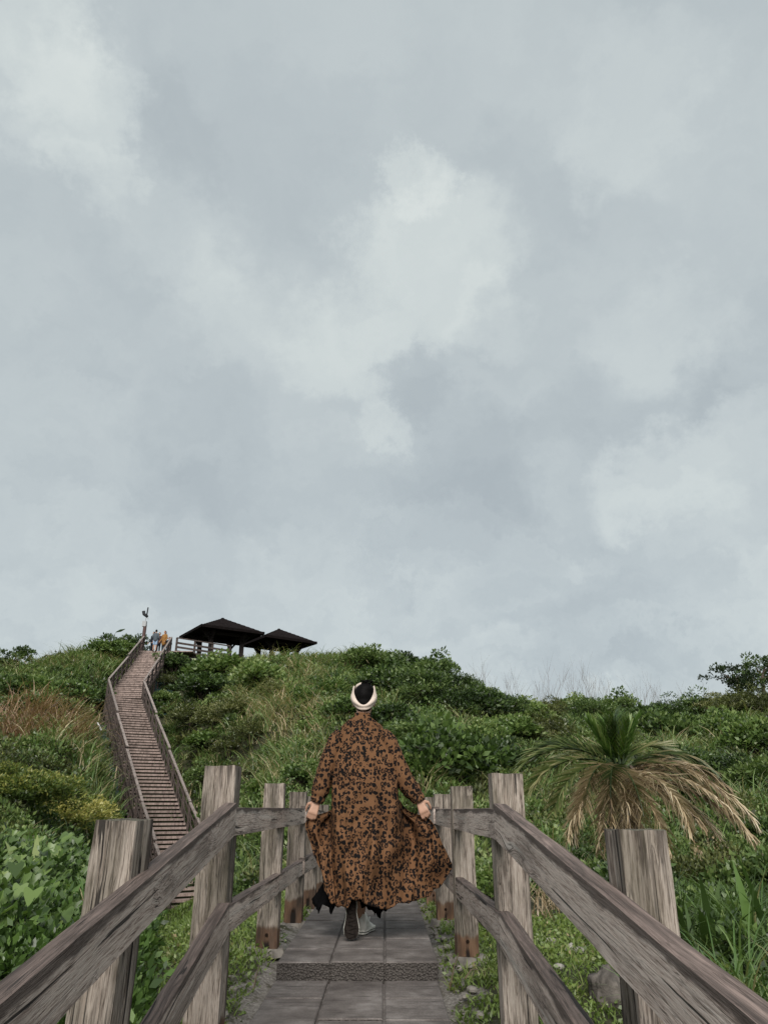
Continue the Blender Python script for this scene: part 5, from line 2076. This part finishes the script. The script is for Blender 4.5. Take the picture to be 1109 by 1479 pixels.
# ------------------------------------------------------------------ the palm
def frond_mesh(seed, L, elev, droop, nleaf, leaflen, dead, vee=.5, sag=.3, width=.016):
    """frond in its own frame growing along +X; returns leaflet mesh and rachis mesh"""
    r = np.random.default_rng(seed)
    ns = 26
    pts = [np.zeros(3)]
    ang = elev
    yaw = 0.0
    for i in range(ns):
        t = (i + .5) / ns
        a = elev - droop * t ** 1.25
        pts.append(pts[-1] + np.array([math.cos(a), r.normal() * .01, math.sin(a)]) * L / ns)
    pts = np.array(pts)
    tt = np.linspace(0, 1, ns + 1)
    N = nleaf * 2
    s = np.repeat(.10 + .90 * np.linspace(0, 1, nleaf) ** .95, 2)
    side = np.tile([-1.0, 1.0], nleaf)
    pos = np.stack([np.interp(s, tt, pts[:, k]) for k in range(3)], 1)
    e = np.clip(s + .04, 0, 1)
    s0 = np.clip(e - .06, 0, 1)
    tan = np.stack([np.interp(e, tt, pts[:, k]) - np.interp(s0, tt, pts[:, k]) for k in range(3)], 1)
    tan /= np.linalg.norm(tan, axis=1, keepdims=True)
    sidev = np.stack([np.zeros(N), side, np.zeros(N)], 1)
    upv = np.cross(tan, np.array([0, 1.0, 0]))
    upv = -upv
    upv *= np.sign(upv[:, 2:3] + 1e-9)
    ll = leaflen * (.35 + .65 * np.sin(np.pi * np.clip(s * .9 + .08, 0, 1)) ** .7) * (.8 + .4 * r.random(N))
    fwd = .65 + .5 * s
    d0 = tan * fwd[:, None] + sidev * (.85 + (r.normal(size=N) * (.35 if dead else .12)))[:, None] + upv * (vee + r.normal(size=N) * (.35 if dead else .12))[:, None]
    d0 /= np.linalg.norm(d0, axis=1, keepdims=True)
    lev = 5
    V = np.zeros((N, lev, 2, 3))
    p = pos.copy()
    d = d0.copy()
    wv = np.cross(d0, tan)
    wv /= np.maximum(np.linalg.norm(wv, axis=1, keepdims=True), 1e-6)
    sg = sag * (.6 + .8 * r.random(N))
    for i in range(lev):
        t = i / (lev - 1)
        if i:
            d = d - np.array([0, 0, 1.0]) * (sg / (lev - 1) * 1.6)[:, None] + r.normal(size=(N, 3)) * (.10 if dead else .02)
            d /= np.linalg.norm(d, axis=1, keepdims=True)
            p = p + d * (ll / (lev - 1))[:, None]
        w = width * (1 - t ** 1.6 * .92) * (.7 if dead else 1)
        V[:, i, 0] = p + wv * w * .5
        V[:, i, 1] = p - wv * w * .5
    k = np.arange(N)[:, None, None] * lev * 2
    q = np.arange(lev - 1)[None, :, None] * 2
    F = (k + q + np.array([0, 1, 3, 2])[None, None]).reshape(-1, 4)
    base = np.clip(.45 + .18 * r.normal(size=N), 0, 1)
    T = base[:, None, None] + np.linspace(-.05, .28, lev)[None, :, None] * np.ones((1, 1, 2))
    me = np_mesh('frond', V.reshape(-1, 3), F, np.clip(T.ravel(), 0, 1))
    mb = MB()
    sel = pts[::3]
    mb.tube([tuple(q) for q in sel], [.016 * (1 - .75 * i / len(sel)) for i in range(len(sel))], 6)
    ra = mb.mesh('stalk')
    return me, ra


def build_palm():
    Y = 10.2
    c = P(893, 1108, Y)
    g = gz(c.x, Y)
    root = empty('palm_tree', (c.x, Y, g), 0, 'short palm with a green heart and drooping straw coloured dead fronds', 'tree')
    h = c.z - g
    mb = MB()
    rs = random.Random(4)
    zs = np.linspace(-.2, h - .05, 16)
    mb.tube([(.02 * math.sin(z * 3), 0, z) for z in zs], [.17 + .05 * math.sin(i * 1.9) * .3 + (.05 if i > 11 else 0) for i in range(16)], 14)
    for k in range(120):                     # old leaf bases
        z = rs.uniform(.0, h)
        a = rs.uniform(0, 6.28)
        rot = Matrix.Rotation(a, 3, 'Z') @ Matrix.Rotation(R(-35), 3, 'Y')
        mb.box(Vector((math.cos(a) * .19, math.sin(a) * .19, z)), (.03, .08, .16), rot)
    mb.build('trunk', M['bark'], root)

    def frond(az, L, elev, droop, nl, ll, mat, dead, vee, sag, seed, w=.016, z=0.0, label=None):
        me, ra = frond_mesh(seed, L, R(elev), R(droop), nl, ll, dead, vee, sag, w)
        me.materials.append(M[mat])
        ra.materials.append(M['palm_dead' if dead else 'palm_green'])
        o = bpy.data.objects.new('frond', me)
        C.objects.link(o)
        o.parent = root
        o.location = (math.cos(R(az)) * .06, math.sin(R(az)) * .06, h + z)
        o.rotation_euler = (0, 0, R(az))
        if label:
            o['label'] = label
        s = bpy.data.objects.new('stalk', ra)
        C.objects.link(s)
        s.parent = o
    # heart: upright green fronds
    gl = 'upright green heart frond'
    for k, (az, L, el) in enumerate([(-90, .66, 90), (-84, .62, 99), (-97, .58, 82), (-90, .52, 96), (170, .62, 70), (10, .62, 70), (45, .60, 66), (135, .60, 66), (-40, .55, 78), (-140, .55, 78)]):
        frond(az, L, el, 10, 34, .30, 'palm_heart', False, .06 if k < 4 else .28, .02, 10 + k, .026, .04, gl)
    # green side fronds
    gl = 'green arching side frond'
    for k, (az, L, el, dr) in enumerate([(182, 1.35, 34, 80), (196, 1.40, 18, 75), (168, 1.35, 42, 90), (212, 1.35, 6, 70), (150, 1.2, 38, 75), (60, 1.2, 40, 80), (90, 1.3, 40, 80), (120, 1.2, 35, 75), (30, 1.2, 42, 85)]):
        frond(az, L, el, dr, 40, .36, 'palm_green', False, .32, .16, 30 + k, .022, .02, gl)
    # dying fronds, half green
    gl = 'half dried frond, green at the middle rib'
    for k, (az, L, el, dr) in enumerate([(268, 1.15, -5, 75), (245, 1.2, 12, 100), (15, 1.2, 30, 90), (340, 1.15, 22, 95), (355, 1.25, 35, 85), (228, 1.2, 15, 95)]):
        frond(az, L, el, dr, 44, .34, 'palm_half', False, .15, .32, 50 + k, .022, -.02, gl)
    # dead hanging fronds
    gl = 'dead straw coloured hanging frond'
    for k, (az, L, el, dr) in enumerate([(-4, 1.45, 26, 80), (-14, 1.75, 12, 78), (-34, 1.75, 6, 80), (-20, 1.95, -6, 62), (-60, 1.5, -14, 66), (-8, 1.6, -14, 60), (14, 1.35, 30, 90), (-30, 1.5, 22, 95),
                                         (238, 1.35, -6, 80), (222, 1.3, 8, 90), (258, 1.2, -30, 55), (285, 1.3, -22, 62), (205, 1.15, -12, 75), (-48, 1.6, -16, 55), (250, 1.1, -40, 45), (275, 1.15, -42, 42), (215, 1.35, -5, 72), (232, 1.3, -20, 62), (245, 1.25, 10, 95), (295, 1.35, 5, 88)]):
        frond(az, L, el, dr, 60, .28, 'palm_dead', True, .08, .45, 70 + k, .028, -.08, gl)


build_palm()


# ------------------------------------------------------------------ plants at the right of the near fence
def build_right_plants():
    for (u, v, Y, n, h, w, lab) in [(1000, 1340, 5.4, 16, .62, .060, 'dark blue green strap leaf plant between the thick cut post and the bright broad leaf'),
                                    (1045, 1330, 6.2, 14, .70, .065, 'dark strap leaf plant behind the bright broad leaf'),
                                    (960, 1300, 6.8, 10, .55, .055, 'upright strap leaf plant right behind the thick cut post by the dead fronds')]:
        x = P(u, v, Y).x
        tuft('strap_leaf_plant', (x, Y, gz(x, Y)), n, h, w, 'leaf_dark', .40, lab, spread=.6, droop=.7, cat='plant', straw=0)
    x = P(1084, 1340, 5.2).x
    tuft('broad_leaf_plant', (x, 5.2, gz(x, 5.2) + .12), 3, .62, .10, 'leaf_fresh', .6, 'bright green broad upright leaf among the dark strap leaves', spread=.12, droop=.25, cat='plant', straw=0)
    for (u, v, Y, n, h, lab) in [(1010, 1400, 4.0, 90, .60, 'arching grass tuft nearest the thick cut post, over the sloping top rail'), (1065, 1400, 4.2, 110, .68, 'dense arching grass tuft below the bright broad leaf'),
                                 (1100, 1440, 3.2, 70, .55, 'straw streaked grass tuft at the picture edge over the sloping top rail'), (1090, 1350, 5.6, 80, .75, 'tall grass tuft behind the bright broad leaf'), (1150, 1400, 3.9, 70, .6, 'grass tuft cut by the picture edge beside the bright broad leaf')]:
        x = P(u, v, Y).x
        tuft('grass_tuft', (x, Y, gz(x, Y)), n, h, .014, 'grass_tall', .50, lab, spread=.75, droop=1.6, straw=.12, base_r=.09)
    # weeds on the ground beyond the lawn
    r = np.random.default_rng(88)
    m = 3600
    Y = 2.2 + 9.8 * r.random(m)
    x = np.maximum(.30 * Y, 1.35) + (.05 + .42 * Y) * r.random(m)
    ok = (~on_lawn(x, Y)) & (np.hypot(x - PALM[0], Y - PALM[1]) > .5)
    x, Y = x[ok], Y[ok]
    m = len(x)
    c = np.stack([x, Y, ground_z(x, Y) + .22 * r.random(m) ** 1.5], 1)
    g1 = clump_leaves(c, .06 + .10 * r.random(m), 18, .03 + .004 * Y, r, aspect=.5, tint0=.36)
    k = r.random(m) < .6
    N = int(k.sum()) * 6
    b = np.repeat(c[k] * np.array([1, 1, 1]) - np.array([0, 0, .1]), 6, 0) + r.normal(size=(N, 3)) * np.array([.05, .05, 0])
    g2 = blade_arrays(b, .22 + .35 * r.random(N), .007 + .0006 * b[:, 1], r.random(N) * 6.28, .1 + .5 * r.random(N), 1.0 + 1.2 * r.random(N), np.clip(.4 + .15 * r.normal(size=N), 0, .9), 5, r=r)
    g2 = (g2[0], g2[1], np.clip(g2[2], 0, 1))
    o = link('bank_weeds', np_mesh('bank_weeds', *merge([g1, g2])), M['leaf_mid'])
    tag(o, 'low weeds and grass under the palm and the strap leaf plants', 'weeds', kind='stuff')
    # dry litter plants between palm and lawn
    for (u, v, Y, n, h, lab) in [(775, 1290, 7.2, 40, .55, 'dry straw coloured spiky clump on the lawn edge behind the second post'), (835, 1310, 7.6, 40, .5, 'dry spiky clump under the palm beside the thick cut post'),
                                 (800, 1265, 8.4, 46, .7, 'taller dry straw clump in front of the palm trunk'), (735, 1240, 8.8, 36, .6, 'dry clump seen between second post and palm')]:
        x = P(u, v, Y).x
        tuft('dry_clump', (x, Y, gz(x, Y)), n, h, .012, 'palm_dead', .45, lab, spread=1.1, droop=1.0, straw=0, base_r=.10, cat='dry plant')
    for (u, v, Y, rad, kind, lab) in [(700, 1225, 9.0, .42, 'mid', 'leafy shrub right behind the second post from the coat'), (845, 1240, 9.4, .45, 'dark', 'dark shrub low in front of the palm trunk'),
                                      (640, 1230, 9.8, .45, 'mid', 'leafy shrub between the farthest posts and the coat hem'), (925, 1300, 8.2, .5, 'dark', 'dark shrub directly behind the thick cut post'), (760, 1190, 11, .5, 'mid', 'leafy shrub under the tips of the green palm fronds'),
                                      (1040, 1260, 8.6, .55, 'olive', 'olive shrub under the longest dead fronds'), (1105, 1280, 8.0, .5, 'dark', 'dark shrub behind the bright broad leaf')]:
        x = P(u, v, Y).x
        add_shrub('shrub', (x, Y, gz(x, Y) - .02), rad, kind, 1, lab)
    # russet grass on the far bank
    rr = [(20, 1075), (50, 1060), (80, 1065), (35, 1050), (65, 1085), (95, 1080), (5, 1060), (62, 1048), (88, 1092), (28, 1090), (110, 1072), (8, 1095)]
    for k, (u, v) in enumerate(rr):
        p = hit(u, v)
        tuft('russet_tuft', (p.x, p.y, p.z), 150, 1.75 * p.y / 22, .024 * p.y / 16, 'russet', .45, 'russet dry grass clump above the yellow tipped shrubs', 'russet grass clumps above the yellow tipped shrubs', spread=.9, droop=1.7, straw=.1, seed=k, base_r=.3)
    # plume of a single seed head on the skyline
    p = hit(150, 952)
    o = MB()
    b = Vector((p.x, p.y, p.z))
    tip = P(168, 913, p.y)
    o.tube([b, b.lerp(tip, .6) + Vector((0, 0, .25)), tip], [.02, .015, .012], 5)
    tip2 = P(181, 908.5, p.y)
    o.tube([tip, tip.lerp(tip2, .5), tip2], [.03, .10, .02], 6)
    oo = o.build('grass_plume', M['grass_tall'])
    tag(oo, 'single tall grass plume leaning over the skyline beside the stair head', 'grass')


build_right_plants()


# ------------------------------------------------------------------ skyline trees and bare bushes
def build_trees():
    def tree(u, v_top, v_base, Y, wpx, seed, label, group=None):
        b = P(u, v_base, Y)
        t = P(u, v_top, Y)
        H = t.z - b.z
        k = Y / 1075
        r = np.random.default_rng(seed)
        rs = random.Random(seed)
        root = empty('tree', (b.x, Y, b.z), 0, label, 'tree', group)
        mb = MB()
        ends = []
        top = Vector((rs.uniform(-.3, .3), 0, H * .62))
        mb.tube([(0, 0, -2.5), (.05, 0, H * .3), top], [.16, .13, .07], 8)
        for q in range(14):
            e = Vector((rs.uniform(-1, 1) * wpx * k * .46, rs.uniform(-.8, .8), H * rs.uniform(.12, .92)))
            s = Vector((0.05, 0, H * rs.uniform(.25, .5)))
            mb.tube([s, s.lerp(e, .5) + Vector((0, 0, .15)), e], [.06, .04, .015], 6)
            ends.append(e)
        mb.build('trunk', M['bark'], root)
        c = np.array([list(e) for e in ends])
        cc = np.repeat(c, 4, 0) + r.normal(size=(len(c) * 4, 3)) * np.array([.45, .4, .22])
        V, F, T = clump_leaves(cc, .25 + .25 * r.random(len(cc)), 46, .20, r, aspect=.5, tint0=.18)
        o = link('crown', np_mesh('crown', V, F, T), M['leaf_dark'], root)
    tree(1066, 956, 1002, 57, 60, 1, 'dark tree with a gappy crown on the ridge top far along the skyline')
    tree(1102, 952, 1000, 57, 60, 2, 'dark tree cut by the picture edge on the ridge top')
    tree(1135, 958, 992, 61, 40, 8, 'dark tree just beyond the picture edge on the ridge')
    tree(10, 936, 985, 56, 50, 3, 'dark leafy tree on the skyline at the edge of the grassy hill')
    tree(165, 918, 960, 60, 30, 4, 'small dark tree behind the handrail at the stair head')
    tree(190, 920, 960, 61, 24, 6, 'small leafy tree touching the pole at the stair head')

    def bare(u, v_top, v_base, wpx, seed, label, group):
        p = hit(u, v_base)
        Y = p.y
        k = Y / 1080
        H = P(u, v_top, Y).z - p.z
        rs = random.Random(seed)
        mb = MB()

        def grow(a, d, L, rad, depth):
            e = a + d * L
            m = a.lerp(e, .5) + Vector((rs.uniform(-.06, .06), rs.uniform(-.06, .06), 0)) * L
            mb.tube([a, m, e], [rad, rad * .8, rad * .5], 4, cap=False)
            if depth:
                for _ in range(3):
                    nd = (d + Vector((rs.uniform(-.55, .55), rs.uniform(-.4, .4), rs.uniform(-.1, .4)))).normalized()
                    grow(a.lerp(e, rs.uniform(.5, 1)), nd, L * rs.uniform(.45, .7), rad * .55, depth - 1)
        for q in range(6):
            st = Vector((rs.uniform(-.5, .5) * wpx * k, rs.uniform(-.3, .3), -.2))
            grow(st, Vector((rs.uniform(-.25, .25), 0, 1)).normalized(), H * rs.uniform(.5, .75), .017, 2)
        o = mb.build('bare_shrub', M['twig'])
        o.location = p
        tag(o, label, 'shrub', group)
    g = 'leafless twiggy bushes along the skyline'
    for k, (u, vt, vb, w) in enumerate([(742, 972, 1002, 20), (775, 975, 1008, 22), (790, 970, 1008, 14), (838, 970, 1008, 22), (855, 974, 1008, 20), (880, 985, 1010, 16), (928, 988, 1020, 24), (945, 992, 1022, 18), (990, 996, 1018, 16), (700, 966, 990, 14), (1015, 992, 1014, 14)]):
        bare(u, vt, vb, w, 60 + k, 'leafless twiggy bush sticking up out of the ridge skyline over the palm', g)
    # pale dead branches on the bank beside the stairs
    rs = random.Random(14)
    for (u0, v0, u1, v1, lab) in [(0, 1012, 22, 1038, 'bare pale branch lying over shrubs at the picture edge'), (52, 1042, 85, 1014, 'bare pale forked branch over the russet grass')]:
        a = hit(u0, v0)
        Y = a.y - 1.0
        p0, p1 = P(u0, v0, Y), P(u1, v1, Y)
        mb = MB()
        mb.tube([p0, p0.lerp(p1, .5) + Vector((0, 0, .08)), p1], [.035, .03, .015], 6)
        mb.tube([p0.lerp(p1, .4), p0.lerp(p1, .8) + Vector((.2, 0, .3))], [.022, .01], 5)
        o = mb.build('dead_branch', M['twig'])
        tag(o, lab, 'branch')


build_trees()


# ------------------------------------------------------------------ small things on the slope and lawn
def boulder(name, loc, size, mat, seed, label, cat='rock', group=None, scaly=0.0, rot=0):
    bm = bmesh.new()
    bmesh.ops.create_icosphere(bm, subdivisions=4, radius=1)
    for v in bm.verts:
        d = mnoise.noise(v.co * 1.3 + Vector((seed, 0, 0))) * .28 + mnoise.noise(v.co * 3.5 + Vector((seed, 3, 0))) * .12 + mnoise.noise(v.co * 9 + Vector((seed, 3, 0))) * .04
        if scaly:
            a = math.atan2(v.co.y, v.co.x)
            d += scaly * max(0, math.sin(a * 7 + v.co.z * 6) * math.sin(a * 7 - v.co.z * 6))
        v.co = v.co * (1 + d)
        v.co = Vector((v.co.x * size[0], v.co.y * size[1], v.co.z * size[2]))
    me = bpy.data.meshes.new(name)
    bm.to_mesh(me)
    bm.free()
    me.polygons.foreach_set('use_smooth', [True] * len(me.polygons))
    o = link(name, me, M[mat])
    o.location = loc
    o.rotation_euler = (0, 0, rot)
    return tag(o, label, cat, group)


def drape(name, uvs, label):
    """old net lying on the slope, following the ground"""
    pts = [hit(u, v) for u, v in uvs]
    n, m = 14, 6
    c = np.array([[p.x, p.y] for p in pts])
    line = catmull(c, n)
    V, F = [], []
    for i in range(n):
        for j in range(m):
            off = (j / (m - 1) - .5) * 1.3
            x = line[i, 0] + off
            y = line[i, 1] + .12 * math.sin(i * 1.7 + j)
            V.append((x, y, gz(x, y) + .06 + .06 * math.sin(i * 2.1 + j * 1.3)))
    for i in range(n - 1):
        for j in range(m - 1):
            F.append((i * m + j, i * m + j + 1, (i + 1) * m + j + 1, (i + 1) * m + j))
    me = bpy.data.meshes.new(name)
    me.from_pydata(V, [], F)
    me.polygons.foreach_set('use_smooth', [True] * len(me.polygons))
    o = link(name, me, M['net'])
    sd = o.modifiers.new('thickness', 'SOLIDIFY')
    sd.thickness = .03
    tag(o, label, 'net')


def build_small():
    drape('blue_net', [(240, 978), (236, 1000), (230, 1020), (228, 1035)], 'blue green erosion net lying beside the upper flight, below the stair head')
    drape('blue_net', [(140, 1045), (150, 1075), (160, 1110), (172, 1160)], 'blue green erosion net on the outer side of the middle flight')
    p = hit(143, 1058)
    a, b = P(141, 1046, p.y - .4), P(147, 1055, p.y - .4)
    mb = MB()
    mb.tube([a + Vector((0, 0, .1)), b + Vector((0, 0, .0))], .05, 8)
    tag(mb.build('white_pipe', M['white_pipe']), 'short white pipe lying on the net beside the staircase', 'pipe')
    p = P(209, 1345, 25.5)
    p.z = gz(p.x, p.y)
    mb = MB()
    mb.tube([(0, 0, -.4), (0, 0, .42)], .09, 10)
    mb.tube([(0, 0, .40), (0, 0, .46)], .11, 10)
    o = mb.build('grey_pipe', M['grey_pipe'])
    o.location = p
    tag(o, 'short grey blue standpipe in the grass at the foot of the stairs', 'pipe')
    # grey pitted stump by the near fence
    p = hit(878, 1448)
    boulder('pitted_rock', (p.x, p.y, p.z + .03), (.085, .10, .125), 'dark_stone', 3, 'dark grey pitted rock on the lawn against the thick cut post', scaly=.16)
    stones = [(795, 1362, .030), (824, 1374, .040), (838, 1376, .030), (795, 1358, .018), (807, 1400, .028), (762, 1320, .04)]
    for k, (u, v, s) in enumerate(stones):
        p = hit(u, v)
        boulder('stone', (p.x, p.y, p.z + s * .3), (s * 1.4, s, s * .75), 'stone', 10 + k, 'small pale stone lying on the lawn inside the palm side fence', 'stone', 'pale stones on the palm side lawn', rot=k)
    for k, (u, v, s, lab) in enumerate([(236, 1335, .32, 'pale block of rock at the foot of the staircase'), (285, 1340, .26, 'smaller pale rock in front of the stub posts at the foot of the staircase'), (222, 1348, .2, 'low pale rock beside the grey standpipe')]):
        p = P(u, v, 27.2 - .3 * k)
        p.z = gz(p.x, p.y)
        boulder('rock', (p.x, p.y, p.z + s * .3), (s * 1.5, s, s), 'stone', 30 + k, lab, rot=k)
    # broken concrete edging along the palm side of the path
    mb = MB()
    rs = random.Random(6)
    for k in range(16):
        y = 3.9 + k * .36
        x = .44 + rs.uniform(-.04, .05)
        s = rs.uniform(.02, .045)
        mb.ell((x, y, gz(x, y) + .0), (s, s * rs.uniform(1, 2), .018 * rs.uniform(.6, 1.2)), 7, 5, Matrix.Rotation(rs.uniform(-.5, .5), 3, 'Z'))
        x = -.80 + rs.uniform(-.05, .07)
        mb.ell((x, y, gz(x, y) + .0), (s, s * rs.uniform(1, 2), .016 * rs.uniform(.6, 1.2)), 7, 5, Matrix.Rotation(rs.uniform(-.5, .5), 3, 'Z'))
    tag(mb.build('rubble', M['concrete']), 'broken concrete rubble along both edges of the paving', 'rubble', kind='stuff')
    # dry stalks lying on the grass
    for k, (u0, v0, u1, v1) in enumerate([(365, 1450, 374, 1410), (320, 1440, 332, 1432), (650, 1445, 662, 1395), (672, 1432, 690, 1418)]):
        a, b = hit(u0, v0), hit(u1, v1)
        mb = MB()
        mb.tube([a + Vector((0, 0, .05)), a.lerp(b, .5) + Vector((0, 0, .07)), b + Vector((0, 0, .05))], [.005, .004, .003], 5)
        o = mb.build('dry_stalk', M['palm_dead'])
        tag(o, 'thin dry stalk lying on the grass beside the paving', 'stalk', 'dry stalks beside the paving')


build_small()
